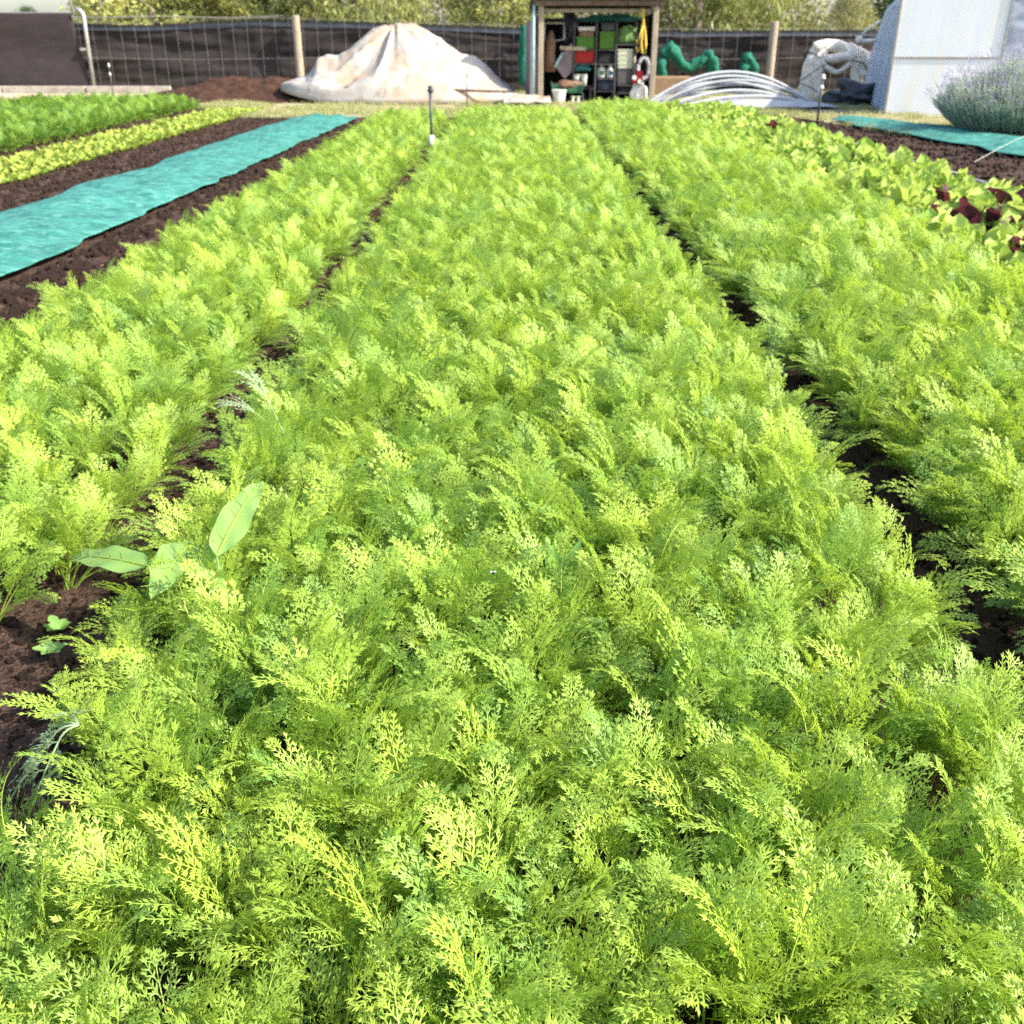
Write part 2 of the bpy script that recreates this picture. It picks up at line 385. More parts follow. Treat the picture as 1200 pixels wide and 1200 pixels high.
# (name, x0, x1, y0, y1, spacing, mean scale)
beds = [('middle', -.70, .80, .10, 17.3, .119, .93),
        ('left', -1.92, -1.15, 1.95, 16.6, .123, .92),
        ('right', 1.25, 2.34, .55, 18.3, .122, 1.04),
        ('far left', -9.0, -6.05, 9.0, 20.2, .16, 1.05)]
allp = []
for bi, (nm, x0, x1, y0, y1, spc, sc) in enumerate(beds):
    nx = max(2, int(round((x1 - x0) / spc)) + 1); ny = int((y1 - y0) / spc)
    for j in range(ny):
        for i in range(nx):
            fx = i / (nx - 1)
            x = x0 + (x1 - x0) * fx + rnd.uniform(-.42, .42) * spc; y = y0 + j * spc + rnd.uniform(-.42, .42) * spc
            big = mn.noise(Vector((x * 1.7, y * 1.7, bi * 9.))) ; sm = mn.noise(Vector((x * 5, y * 5, 4 + bi * 9.)))
            s = sc * (1 + .13 * big + .15 * sm + rnd.uniform(-.10, .10))
            e = (fx - .5) * 2; ed = abs(e) ** 3
            if abs(e) > .9: s *= .90
            if rnd.random() < .01 or (bi == 0 and x < -.66 and 1.2 < y < 1.4): continue
            ry = R(e * abs(e) * 20 + rnd.uniform(-7, 7)); rx = R(rnd.uniform(-7, 7))
            if abs(e) > .8 and rnd.random() < .22: ry += R(9) * e; s *= 1.08
            allp.append((bi, x, y, rx, ry, rnd.uniform(0, 6.283), s, rnd.randrange(NV), e))
def inview(x, y, z=.2):
    v = Vector((x, y, z - CAMH)); zc = v.y * cp - v.z * sp
    if zc <= .1: return False
    return abs(v.x / zc) * F < 640 and abs((v.y * sp + v.z * cp) / zc) * F < 680
cand = sorted([p for p in allp if inview(p[1], p[2])], key=lambda p: p[1] ** 2 + p[2] ** 2)[:290]
near = set(id(p) for p in cand)
where = {0: ['along the left edge of the middle bed', 'in the dense middle of the nearest bed', 'along the right edge of the middle bed'],
         1: ['in the left carrot bed, away from the soil gap'] * 2 + ['in the left carrot bed, beside the soil gap'],
         2: ['in the right carrot bed, beside the dark soil gap'] + ['further inside the right carrot bed'] * 2,
         3: ['in the far left bed'] * 3}
used = [False] * NV
def dup(pair):
    l, s = pair; a = l.copy(); b = s.copy(); b.parent = a; COL.objects.link(a); COL.objects.link(b); return a
for p in cand:
    bi, x, y, rx, ry, rz, s, k, e = p
    if not used[k]: o = protos[k][0]; used[k] = True
    else: o = dup(protos[k])
    o.location = (x, y, .02); o.rotation_euler = (Matrix.Rotation(ry, 3, 'Y') @ Matrix.Rotation(rx, 3, 'X') @ Matrix.Rotation(rz, 3, 'Z')).to_euler(); o.scale = (s, s, s)
    z = 0 if e < -.6 else (2 if e > .6 else 1)
    tag(o, 'feathery green carrot plant ' + where[bi][z], 'carrot plant', 'carrot plants ' + where[bi][z])
for k in range(NV):
    if not used[k]:
        bpy.data.objects.remove(protos[k][1]); bpy.data.objects.remove(protos[k][0])
lab = ['bright green carrot tops filling the rest of the long middle bed', 'carrot tops filling the rest of the bed beside the long teal netting',
       'carrot tops filling the rest of the bed beside the yellow-green salad leaves', 'distant dark green carrot tops in the bed before the black screen']
for bi in range(4):
    pts = []
    for p in allp:
        if p[0] != bi or id(p) in near: continue
        _, x, y, rx, ry, rz, s, k, e = p
        eu = (Matrix.Rotation(ry, 3, 'Y') @ Matrix.Rotation(rx, 3, 'X') @ Matrix.Rotation(rz, 3, 'Z')).to_euler()
        pts.append((x, y, .02, eu.x, eu.y, eu.z, s, k))
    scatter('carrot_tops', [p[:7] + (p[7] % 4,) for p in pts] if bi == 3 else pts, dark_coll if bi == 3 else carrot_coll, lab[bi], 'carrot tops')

# pale fronds that stick out over the soil on the left
def lone_fronds(name, loc, specs, label, cat, m, seed):
    r = random.Random(seed); leaf, stem = MB(), MB()
    for (az, tilt, lp, lb, bend) in specs: frond(leaf, stem, Vector((0, 0, 0)), az, R(tilt), lp, lb, R(bend), r, .5, dens=.8, wk=.9)
    l = leaf.build(name, m); st = stem.build('stalks', m, l); l.location = loc; return tag(l, label, cat)
lone_fronds('feathery_weed', tuple(G(92, 850, .26)), [(3.25, 118, .05, .20, 4), (2.75, 108, .03, .16, 14), (3.75, 122, .04, .16, 4), (2.2, 95, .03, .13, 20)],
            'pale grey-green feathery weed leaning over the soil by the left edge of the photo', 'weed', M['pale_frond'], 5)
lone_fronds('feathery_weed', (-.66, 2.72, .14), [(2.7, 25, .18, .12, 60), (3.5, 35, .16, .11, 60)],
            'pale frosted frond above the soil gap left of the middle bed', 'weed', M['pale_frond'], 6)

# ------------------------------------------------------------------ broad leaves
def blade(mb, base, tip, wd, up, curl=.15, nu=9, nv=5, ruf=.0, lobes=0, r=rnd, fold=.25, shape=.62, droop=.0):
    base, tip = Vector(base), Vector(tip); t = tip - base; L_ = t.length; t.normalize()
    s = t.cross(Vector(up)).normalized(); n = s.cross(t); ph = r.uniform(0, 6)
    def fn(u, v):
        w_ = math.sin(math.pi * min(1, u ** shape)) ** .8 * wd / 2 + .002
        if lobes: w_ *= 1 + .28 * math.sin(u * lobes * 6.28)
        q = (v - .5) * 2
        p = base + t * (u * L_) + s * (q * w_) + n * (abs(q) * w_ * fold) + n * (curl * L_ * math.sin(math.pi * u * .8)) - Vector((0, 0, 1)) * droop * L_ * u * u
        return p + n * (ruf * math.sin(u * 17 + q * 3 + ph) * abs(q))
    mb.grid(nu, nv, fn)
# the broad-leaved weed on the left edge of the middle bed
wd = MB(); rib = MB(); wr = random.Random(3)
wb = Vector((-.66, 1.66, .05))
for (px, py, z, w_, bx) in ((308, 570, .41, .068, (254, 652, .28)), (88, 660, .31, .058, (175, 664, .27)), (178, 708, .30, .085, (225, 635, .25)), (262, 700, .30, .06, (232, 640, .26))):
    wd.tint = wr.uniform(.3, .9); b = G(bx[0], bx[1], bx[2])
    z -= .09; T_ = G(px, py, z); blade(wd, b, T_, w_, (0.1, -.45, .9), .10, 18, 9, .005, r=wr, lobes=0, fold=.12)
    ax = (T_ - b).normalized(); sd_ = ax.cross(Vector((.1, -.45, .9))).normalized(); nn_ = sd_.cross(ax); ln_ = (T_ - b).length
    mid_ = lambda u: b + ax * (u * ln_) + nn_ * (.10 * ln_ * math.sin(math.pi * u * .8) + .0012)
    rib.tube([mid_(u) for u in np.linspace(0, .97, 12)], [.0022 - .0016 * u for u in np.linspace(0, 1, 12)], 5)
    for u in np.linspace(.15, .8, 6):
        for sg in (-1, 1): rib.tube([mid_(u), mid_(u) + ax * .022 + sd_ * (sg * w_ * .36) + nn_ * .004], [.0009, .0004], 4)
    wd.tube([b - Vector((0, 0, .25)), b - Vector((0, 0, .1)), b], [.004, .003, .002], 5)
wo = wd.build('broad_leaved_weed', M['weed'], smooth=True); rib.build('leaf_veins', M['carrot_stem'], wo)
tag(wo, 'pale broad-leaved weed poking out of the left edge of the middle bed', 'weed')
wd = MB()
for k in range(3):
    a = k * 2.2; b = G(655, 650, .22); wd.tint = .1; blade(wd, b - Vector((0, 0, .1)), b + Vector((.05 * math.cos(a), .02 * math.sin(a), .04)), .035, (0, -.7, .7), .1)
    wd.tube([b - Vector((0, 0, .24)), b - Vector((0, 0, .1))], .0025, 5)
tag(wd.build('broad_leaved_weed', M['weed'], smooth=True), 'small round-leaved green weed half hidden among the middle carrots', 'weed')
for (px, py, lb_) in ((70, 738, 'lobed low weed on bare soil by the left gap'), (62, 765, 'lowest small lobed weed on the soil at left')):
    c = G(px, py, .03); wd = MB()
    for k in range(6):
        a = k * 1.05 + .3; wd.tint = .4; q_ = wr.uniform(.6, 1.1)
        blade(wd, c, c + Vector((.038 * q_ * math.cos(a), .038 * q_ * math.sin(a), .018 * q_)), .024, (0, 0, 1), .05, 8, 5, .001, lobes=1.6)
    tag(wd.build('low_weed', M['weed'], smooth=True), lb_, 'weed')
# fly on a frond
fb = MB(); c = G(578, 672, .33)
fb.lathe(c, [(.0004, -.003), (.0022, -.0015), (.0026, .001), (.0018, .003), (.0004, .004)], 8)
fl = fb.build('fly', M['fly'], smooth=True); tag(fl, 'tiny black fly sitting on a carrot frond in the middle bed', 'fly')
wg = MB()
for sg in (-1, 1): wg.add([c + Vector((0, 0, .003)), c + Vector((sg * .005, -.002, .004)), c + Vector((sg * .006, .002, .004)), c + Vector((sg * .002, .002, .004))], [(0, 1, 2, 3)])
wg.build('wings', M['white'], fl)

# ------------------------------------------------------------------ ground
def sheet(name, x0, x1, y0, y1, z, m, nx=2, ny=2, fn=None, kind='structure'):
    mb = MB()
    mb.grid(nx, ny, lambda u, v: ((x0 + (x1 - x0) * u), (y0 + (y1 - y0) * v), z + (fn(x0 + (x1 - x0) * u, y0 + (y1 - y0) * v) if fn else 0)))
    o = mb.build(name, m, smooth=True); o['kind'] = kind; return o
sheet('ground', -400, 400, -60, 600, -.02, M['field'])
def soilz(x, y):
    p = Vector((x, y, 0)); e = min(1, (x + 10) / .3, (10 - x) / .3, (y + 2) / .3, (20.8 - y) / .3)
    path = sum(-.03 * math.exp(-((x - c) / .13) ** 2) for c in (-1.03, 1.15, -2.35))
    return (.022 * mn.noise(p * 7) + .014 * mn.noise(p * 19) + .02 * mn.noise(p * 1.6) + .03 + path) * max(0, e) - .012 * (1 - max(0, e))
mb = MB(); xs = np.concatenate([np.arange(-10, -3, .12), np.arange(-3, 3, .035), np.arange(3, 10.01, .12)])
ys = np.concatenate([np.arange(-2, .4, .2), np.arange(.4, 4, .035), np.arange(4, 9, .07), np.arange(9, 20.81, .14)])
vs = [(x, y, soilz(x, y)) for x in xs for y in ys]; nyy = len(ys)
mb.add(vs, [(i * nyy + j, (i + 1) * nyy + j, (i + 1) * nyy + j + 1, i * nyy + j + 1) for i in range(len(xs) - 1) for j in range(nyy - 1)])
mb.build('soil', M['soil'], smooth=True)['kind'] = 'structure'
vg = MB()
def vz(x, y): return .012 + .018 * mn.noise(Vector((x * 1.3, y * 1.3, 3)))
# pale mown headland beyond the beds; it reaches further forward beside the greenhouse
def vedge(x):
    if x > 5.6: return 13.6 - (x - 5.6) * .9
    if x > 4.6: return 19.0 - (x - 4.6) * 5.4
    if x < -5: return 20.3
    return 17.9 + (.5 if x > 1 else 0)
vg.grid(140, 50, lambda u, v: (-24 + 48 * u, vedge(-24 + 48 * u) + (34 - vedge(-24 + 48 * u)) * v ** 1.3, .03 + vz(-24 + 48 * u, vedge(-24 + 48 * u) + (34 - vedge(-24 + 48 * u)) * v ** 1.3)))
vg.build('grass_verge', M['verge'], smooth=True)['kind'] = 'structure'
sheet('sandy_path', -22, -8.2, 22.0, 25.3, .075, M['sandpath'], 60, 14, lambda x, y: .012 * mn.noise(Vector((x, y, 8))))

# clods and crumbs of soil
def rock(seed):
    bm = bmesh.new(); bmesh.ops.create_icosphere(bm, subdivisions=2, radius=1)
    for v in bm.verts: v.co *= 1 + .35 * mn.noise(v.co * 1.3 + Vector((seed * 3, 0, 0))) + .12 * mn.noise(v.co * 4)
    me = bpy.data.meshes.new('clod'); bm.to_mesh(me); bm.free(); me.materials.append(M['soil'])
    o = bpy.data.objects.new('clod_%d' % seed, me); COL.objects.link(o); return o
clods = template_collection('clod templates', [rock(i) for i in range(4)])
pts = []
for (a, b, y0, y1, n, s0, s1) in ((-1.25, -.8, .6, 17, 9500, .002, .012), (.9, 1.4, .6, 17, 6500, .002, .012), (-2.75, -1.85, 2.5, 17.3, 12000, .003, .030), (-4.9, -3.6, 6, 17.5, 9000, .003, .026), (4.1, 6, 8, 17, 7000, .003, .026), (-6.1, -5.3, 9, 19, 900, .01, .03)):
    for _ in range(n):
        y = y0 + (y1 - y0) * rnd.random() ** 1.5; x = rnd.uniform(a, b); s = s0 + (s1 - s0) * rnd.random() ** 3
        pts.append((x, y, soilz(x, y) + s * .3, rnd.uniform(0, 6), rnd.uniform(0, 6), rnd.uniform(0, 6), s, rnd.randrange(4)))
scatter('soil_clods', pts, clods, 'small dark crumbs of soil lying between the beds', 'soil crumbs')

# pale dry bits on the soil
st = MB()
for _ in range(260):
    k = rnd.random(); x = rnd.uniform(-1.15, -.9) if k < .3 else (rnd.uniform(-2.7, -2.1) if k < .7 else rnd.uniform(-4.8, -3.9)); y = rnd.uniform(1, 14)
    a = rnd.uniform(0, 3.14); l = rnd.uniform(.01, .035); z = soilz(x, y) + .012; d = Vector((math.cos(a), math.sin(a), rnd.uniform(-.1, .2)))
    st.bar(Vector((x, y, z)) - d * l / 2, Vector((x, y, z)) + d * l / 2, .003, .0015)
tag(st.build('straw_litter', M['straw']), 'small dry straw bits scattered on the dark soil', 'straw', kind='stuff')

# ------------------------------------------------------------------ grass tufts and seedlings
def tuft(seed, n, h, w_, spread, m, name):
    r = random.Random(seed); mb = MB()
    for _ in range(n):
        a = r.uniform(0, 6.28); b = Vector((r.uniform(-spread, spread), r.uniform(-spread, spread), 0)); hh = h * r.uniform(.5, 1.2)
        o = Vector((math.cos(a), math.sin(a), 0)); s = Vector((-o.y, o.x, 0)) * w_ / 2; mb.tint = r.random()
        mb.add([b - s, b + s, b + o * hh * .2 + s * .8 + Vector((0, 0, hh * .6)), b + o * hh * .2 - s * .8 + Vector((0, 0, hh * .6)), b + o * hh * .6 + Vector((0, 0, hh))], [(0, 1, 2, 3), (3, 2, 4)])
    return mb.build(name, m)
grass = template_collection('grass templates', [tuft(i, 26, .055, .004, .07, M['grass'], 'tuft_%d' % i) for i in range(4)])
pts = []
for _ in range(15000):
    x = rnd.uniform(-13, 12); y = vedge(x) + (27.5 - vedge(x)) * rnd.random() ** 1.4 - .1
    if x < -8.2 and 22 < y < 25.3 and rnd.random() < .96: continue
    if 0.4 < x < 4 and 22 < y: continue
    if mn.noise(Vector((x * .8, y * .8, 1))) < -.18: continue
    pts.append((x, y, .03 + vz(x, y), 0, 0, rnd.uniform(0, 6.28), rnd.uniform(.6, 1.5), rnd.randrange(4)))
scatter('short_grass', pts, grass, 'short pale grass on the headland beyond the beds', 'grass')
def seedling(seed):
    r = random.Random(seed); mb = MB()
    for k in range(7):
        a = k * .9 + r.uniform(-.3, .3); l = r.uniform(.035, .06); mb.tint = r.random()
        blade(mb, (0, 0, 0), (l * math.cos(a), l * math.sin(a), l * r.uniform(.5, 1.1)), l * .55, (0, 0, 1), .1, 5, 3, .002, r=r)
    return mb.build('seedling_%d' % seed, M['seedling'], smooth=True)
seed_c = template_collection('seedling templates', [seedling(i) for i in range(5)])
pts = []
for row in range(7):
    for k in range(190):
        x = -5.45 + row * .135 + rnd.uniform(-.04, .04); y = 6.0 + k * .072 + rnd.uniform(-.03, .03)
        if rnd.random() < .05: continue
        pts.append((x, y, soilz(x, y) + .005, rnd.uniform(-.2, .2), rnd.uniform(-.2, .2), rnd.uniform(0, 6.28), rnd.uniform(.9, 1.7), rnd.randrange(5)))
scatter('seedling_rows', pts, seed_c, 'close rows of tiny pale green seedlings left of the long teal netting', 'seedlings')

# ------------------------------------------------------------------ salad bed
def salad(seed, n, h, red=False):
    r = random.Random(seed); mb, mr = MB(), MB()
    for k in range(n):
        a = 2.4 * k + r.uniform(-.4, .4); q = k / n; tl = R(8 + 55 * q); hh = h * r.uniform(.75, 1.15) * (1 - .25 * q)
        d = Vector((math.cos(a) * math.sin(tl), math.sin(a) * math.sin(tl), math.cos(tl)))
        t_ = mr if (red and k % 3 == 0) else mb; t_.tint = r.uniform(0, 1) ** .7
        blade(t_, d * hh * .25, d * hh, hh * r.uniform(.5, .75), (-math.cos(a) * .9, -math.sin(a) * .9, .55), .08, 8, 6, .012, r=r, droop=.25 * q, fold=.35, shape=1.0)
        t_.tube([(0, 0, 0), d * hh * .3], [.004, .003], 4)
    return mb, mr
def salad_obj(seed, n, h, red):
    mb, mr = salad(seed, n, h, red); o = mb.build('salad_plant', M['salad'], smooth=True)
    if red: mr.build('red_leaves', M['salad_red'], o, smooth=True)['label'] = 'dark red leaves'
    return o
sp_ = [salad_obj(20 + i, 12 + i, .21, False) for i in range(5)]; sr_ = [salad_obj(40 + i, 13, .25, True) for i in range(2)]
su = set()
def copytree(o):
    c = o.copy(); COL.objects.link(c)
    for ch in o.children:
        d = ch.copy(); COL.objects.link(d); d.parent = c
    return c
cnt = 0
for row in range(5):
    for k in range(54):
        x = 2.60 + row * .28 + rnd.uniform(-.06, .06); y = 4.6 + k * .262 + rnd.uniform(-.07, .07)
        if rnd.random() < .04: continue
        red = (y < 7.7 and x > 2.75 and rnd.random() < .6) or (y > 8 and rnd.random() < .01)
        pool = sr_ if red else sp_; pr = pool[rnd.randrange(len(pool))]
        if pr.name not in su: o = pr; su.add(pr.name)
        else: o = copytree(pr)
        o.location = (x, y, soilz(x, y) - .005); o.rotation_euler = (rnd.uniform(-.12, .12), rnd.uniform(-.12, .12), rnd.uniform(0, 6.28))
        s = rnd.uniform(1.0, 1.4); o.scale = (s, s, s); cnt += 1
        if red: tag(o, 'salad plant with dark red and yellow leaves in the bed right of the carrots', 'salad plant', 'red-leaved salad plants in the right-hand salad bed')
        else: tag(o, 'yellow-green broad-leaved salad plant in the bed right of the carrots', 'salad plant', 'yellow-green salad plants in the right-hand salad bed')
# drip tape along the far side of the salad bed
dt = MB(); dt.tube([(4.28 + .03 * math.sin(y * .9), y, soilz(4.28, y) + .045) for y in np.arange(6, 17.5, .4)], .011, 6)
tag(dt.build('drip_tape', M['tape'], smooth=True), 'thin white irrigation line along the far side of the salad bed', 'irrigation line')

# ------------------------------------------------------------------ teal netting strips
def netting(label, A, B, C, D, n1, n2, seed):
    """A,B near left,right; C,D far left,right"""
    mb = MB(); A, B, C, D = map(Vector, (A, B, C, D))
    def fn(u, v):
        wv = .08 * mn.noise(Vector((v * 14, seed, 0))) + .05 * mn.noise(Vector((v * 45, seed, 0))); wu = .05 * mn.noise(Vector((v * 11, seed + 5, 0))) * 2.4
        uu = u * (1 + wv) + wu * (1 - u)
        p = (A.lerp(B, uu)).lerp(C.lerp(D, uu), v)
        q = Vector((p.x, p.y, seed))
        lift = min(1, u * 6, (1 - u) * 6, 1)
        z = .075 + .05 * math.sin(math.pi * u) + lift * (.035 * mn.noise(Vector((q.x * 2.2, q.y * 1.2, seed))) + .016 * mn.noise(Vector((q.x * 3 + q.y * 4, q.y * 2 - q.x * 2, seed))) + .030 * mn.noise(Vector((q.x * 5 + q.y * 9, q.x * 1.5 - q.y * .6, seed))) + .006 * mn.noise(q * 14))
        return (p.x, p.y, z)
    mb.grid(n1, n2, fn); o = mb.build('ground_netting', M['teal'], smooth=True, solid=.003)
    return tag(o, label, 'netting')
netting('long teal netting strip lying on the left bed between seedlings and carrots', (-3.90, 3.6, 0), (-2.83, 3.6, 0), (-3.62, 17.4, 0), (-2.55, 17.6, 0), 40, 260, 1.)
netting('teal netting strip lying in front of the lavender and greenhouse', (6.0, 8.6, 0), (8.3, 8.6, 0), (5.10, 16.9, 0), (5.85, 17.4, 0), 40, 180, 4.)
# thin white hoop wire over the right-hand strip
hw = MB(); a, b = G(1142, 190, .05), G(1262, 150, .08)
hw.tube([a.lerp(b, t) + Vector((0, 0, .12 * math.sin(math.pi * t))) for t in np.linspace(0, 1, 16)], .0022, 6)
tag(hw.build('hoop_wire', M['tape'], smooth=True), 'thin white wire hoop arching over the right-hand teal netting', 'wire hoop')

# ------------------------------------------------------------------ sprinklers
def riser(px, py, h, label, base=False, r=.010):
    p = G(px, py, .0); o = empty('sprinkler_riser', p, label, 'sprinkler', 'sprinkler risers among the beds')
    m = MB(); m.tube([(0, 0, -.05), (0, 0, h * .5), (.005, 0, h)], r, 8); m.build('stake', M['blackpl'], o, smooth=True)
    m = MB(); m.lathe((.005, 0, h), [(r * 1.8, -.01), (r * 2.2, .01), (r * 1.2, .03), (r * 1.9, .045), (r * .6, .06)], 10); m.build('nozzle', M['white'] if not base else M['blackpl'], o, smooth=True)
    if base:
        m = MB(); m.lathe((0, 0, base), [(r * 2.0, -.06), (r * 2.4, 0), (r * 1.9, .07), (r * 1.2, .09)], 10); m.build('collar', M['white'], o, smooth=True)
    else:
        m = MB(); m.lathe((.0, 0, h * .82), [(r * 1.4, -.03), (r * 2., 0), (r * 1.4, .03)], 10); m.build('collar', M['white'], o, smooth=True)
    return o
q = P(504, 107, 12.2)
rr = riser(504, 180, q.z, 'black sprinkler stake with white collar standing in the gap left of the middle bed', base=P(504, 168, 12.2).z, r=.018); rr.location = (P(506, 168, 12.2).x, 12.2, 0)
rr = riser(547, 130, P(547, 86, 18.6).z, 'thin sprinkler stake standing before the white tarpaulin heap'); rr.location = (P(547, 100, 18.6).x, 18.6, 0)
rr = riser(132, 118, P(128, 78, 20.8).z, 'thin sprinkler stake behind the far left carrots'); rr.location = (P(131, 100, 20.8).x, 20.8, 0)
rr = riser(957, 150, P(962, 92, 16.4).z, 'sprinkler stake standing at the far end of the salad bed', r=.018); rr.location = (P(958, 140, 16.4).x, 16.4, 0)

# ------------------------------------------------------------------ fence and screen
FY = 27.0
fe = empty('boundary_fence', (0, FY, 0), 'long black shade-cloth fence with wire mesh behind the beds', 'fence')
def ftop(x):
    px = 600 + x * F / (FY * cp + .6)
    return 1.25 + FY * math.tan(math.atan((600 - np.interp(px, [-400, 100, 180, 300, 340, 450, 600, 760, 800, 900, 1010, 1400], [28, 28, 30, 24, 24, 27, 33, 36, 37, 36, 36, 36])) / F) - R(PITCH))
mb = MB()
def fcl(u, v):
    x = -15 + 31 * u; h = ftop(x) - .02
    dz = .035 * mn.noise(Vector((x * .9, v * 9, 0))) + .05 * mn.noise(Vector((x * .35 + v, v * 3, 5))) + .02 * mn.noise(Vector((x * 4, v * 2, 9)))
    if v > .93: dz = .02
    return (x, dz * 1.5 + .04, .02 + h * v)
mb.grid(320, 44, fcl); mb.build('shade_cloth', M['shade2'], fe, smooth=True, solid=.004)
mb = MB()
mb.grid(320, 4, lambda u, v: (-15 + 31 * u, -.03 + .02 * math.sin(v * 3.1), ftop(-15 + 31 * u) - .12 + .13 * v + .012 * mn.noise(Vector((u * 90, 0, 0)))))
mb.build('cloth_hem', M['blackpl'], fe, smooth=True)
mb = MB()
for x in np.arange(-14.8, 16, .345): mb.bar((x, -.10, .04), (x + .01, -.10, ftop(x) + .03 if x > -11 else 1.7), .0045)
for z in (.80,): mb.tube([(x, -.105, z + .02 * math.sin(x)) for x in np.arange(-14.8, 16, 1.)], .004, 5)
mb.tube([(x, -.105, ftop(x) + .05) for x in np.arange(-14.8, 16, .8)], .004, 5)
mb.tube([(x, -.105, 1.72 + .015 * math.sin(x * 2)) for x in np.arange(-11.2, -5.4, .5)], .012, 5)
mb.build('wire_mesh', M['wire'], fe)
for (px, py, wdt) in ((346, 18, .20), (908, 25, .21), (620, 30, .16)):
    q = P(px, py, FY - .25); mb = MB()
    mb.lathe((q.x, -.25, 0), [(wdt / 2 * 1.05, -.1), (wdt / 2, q.z * .5), (wdt / 2 * .97, q.z - .01), (wdt / 2 * .8, q.z)], 14)
    mb.build('post', M['wood'], fe, smooth=False)
for x in (-14.6, 12, 15.6):
    mb = MB(); mb.lathe((x, -.25, 0), [(.1, -.1), (.095, 1.7), (.07, 1.72)], 12); mb.build('post', M['wood'], fe)
# nearer screen on the left with its galvanised pole
sc_ = empty('shade_screen', (-13, 26.0, 0), 'taller flat black shade screen at the left end of the fence', 'screen')
xr = P(91, 60, 26).x + 13; zt = P(50, 15, 26).z
mb = MB()
mb.grid(90, 40, lambda u, v: (-6 + (xr + 6) * u + .12 * (1 - v) * u ** 8 * 1.5, .05 * mn.noise(Vector((u * 3, v * 2, 0))) + .05 * math.sin(v * 6 + u * 5) * (1 - v) * u + .012 * mn.noise(Vector((u * 20, v * 8, 2))), .10 + (zt - .10) * v + .015 * math.sin(u * 14) * (1 - v)))
mb.build('cloth', M['shade'], sc_, smooth=True, solid=.005)
q = P(95, 12, 25.9); qb = P(111, 112, 25.9)
mb = MB(); mb.tube([(qb.x + 13, -.06, -.1), (q.x + 13.02, -.06, q.z - .08), (q.x + 12.96, -.06, q.z), (q.x + 12.86, -.06, q.z + .03)], .045, 8); mb.build('pole', M['galv'], sc_, smooth=True)
mb = MB(); mb.tube([(q.x + 12.72, .1, q.z - .1), (q.x + 12.64, .12, q.z + 1.2)], .035, 8); mb.build('pole', M['galv'], sc_, smooth=True)
mb = MB(); mb.bar((qb.x + 12.83, -.07, 1.02), (qb.x + 12.98, -.07, 1.02), .05); mb.build('latch', M['galv'], sc_)
mb = MB(); mb.tube([(-6, .03, zt), (xr, .03, zt)], .02, 6); mb.build('top_rail', M['galv'], sc_)
eb = MB()
for k in range(5): eb.box((-17.2 + k * 2.02, 25.45 + .03 * (k % 2), .13), (1.98, .14, .20), rz=.01 * (k % 3 - 1))
tag(eb.build('edging_board', M['conc'], bevel=.012), 'low pale timber edging along the foot of the black screen', 'edging')

# ------------------------------------------------------------------ compost heap + tarpaulin heap
mb = MB()
def heap(cx, cy, rx, ry, h, seed, m=MB):
    b = MB()
    def fn(u, v):
        a = v * 2 * math.pi; q = u
        x = cx + rx * q * math.cos(a); y = cy + ry * q * math.sin(a); p = Vector((x, y, seed))
        return (x, y, (1 - q ** 1.6) * h + (.12 * mn.noise(p * 1.6) + .07 * mn.noise(p * 5) + .03 * mn.noise(p * 13)) * (1 - q ** 6) - .02 * (q > .99) + .03)
    b.grid(46, 150, fn); return b
hb = heap(-5.6, 23.9, 3.0, 1.9, .42, 3.)
tag(hb.build('compost_heap', M['compost'], smooth=True), 'low dark brown compost heap left of the white tarpaulin', 'compost heap')

TY = 23.0
prof = [(334, 112), (345, 106), (362, 97), (370, 84), (374, 72), (384, 66), (398, 66), (410, 57), (430, 41), (450, 32), (468, 29.5), (485, 30), (500, 34), (515, 42), (530, 53), (543, 64), (556, 68), (568, 76), (580, 88), (592, 101), (604, 112)]
tx = [P(a, b, TY).x for a, b in prof]; tz = [P(a, b, TY).z for a, b in prof]
x0, x1 = tx[0], tx[-1]
tr = empty('covered_heap', ((x0 + x1) / 2, TY, 0), 'tall heap under a stained white tarpaulin beside the tool shed', 'tarpaulin heap')
xm = (x0 + x1) / 2
def tarp(u, v):
    x = x0 + (x1 - x0) * u; h = np.interp(x, tx, tz); e = math.sin(math.pi * min(1, max(0, u))) ** .45
    hw_ = .25 + 1.25 * e
    vv = (v - .42) / (.42 if v < .42 else .58)          # -1 front .. 1 back
    y = TY + vv * hw_ * (1.0 if vv < 0 else 1.0)
    s = abs(vv)
    sh = 1 - s ** 1.25 * (1 - .24 / max(h, .3)) if s < .93 else (.24 / max(h, .3) + .06) * (1 - (s - .93) / .07)
    z = h * max(0, sh)
    ang = math.atan2(vv * 1.3, (u - .5) * 4.2); rad = math.hypot(vv * 1.3, (u - .5) * 4.2)
    f = -.22 * abs(mn.noise(Vector((ang * 2.0, rad * .7, 2)))) ** .9 + .03 * mn.noise(Vector((x * 5, z * 9, 3))) * min(1, rad) + .05 * mn.noise(Vector((ang * 7, rad * .9, 7))) * min(1, rad)
    f += -.10 * math.exp(-((x - xm - .55 - (1 + vv) * .9 + .5) / .10) ** 2) * (1 - s) * (vv < 0) + .03 * mn.noise(Vector((x * 3, y * 3, 1)))
    z += f * (1 - s ** 8) * min(1, h)
    if s > .9: y += .05 * mn.noise(Vector((x * 1.3, vv, 4)))
    z = max(z, 0) + .06 + .20 * max(0, 1 - u * 5)
    return (x - xm, y - TY, z)
mb = MB(); mb.grid(230, 110, tarp); mb.build('tarpaulin', M['tarp'], tr, smooth=True, solid=.01)
bt = MB(); a, b = P(404, 103, 21.75), P(596, 106, 21.75)
bt.tube([a.lerp(b, t) + Vector((0, 0, .02 * math.sin(t * 5))) for t in np.linspace(0, 1, 9)], .028, 8)
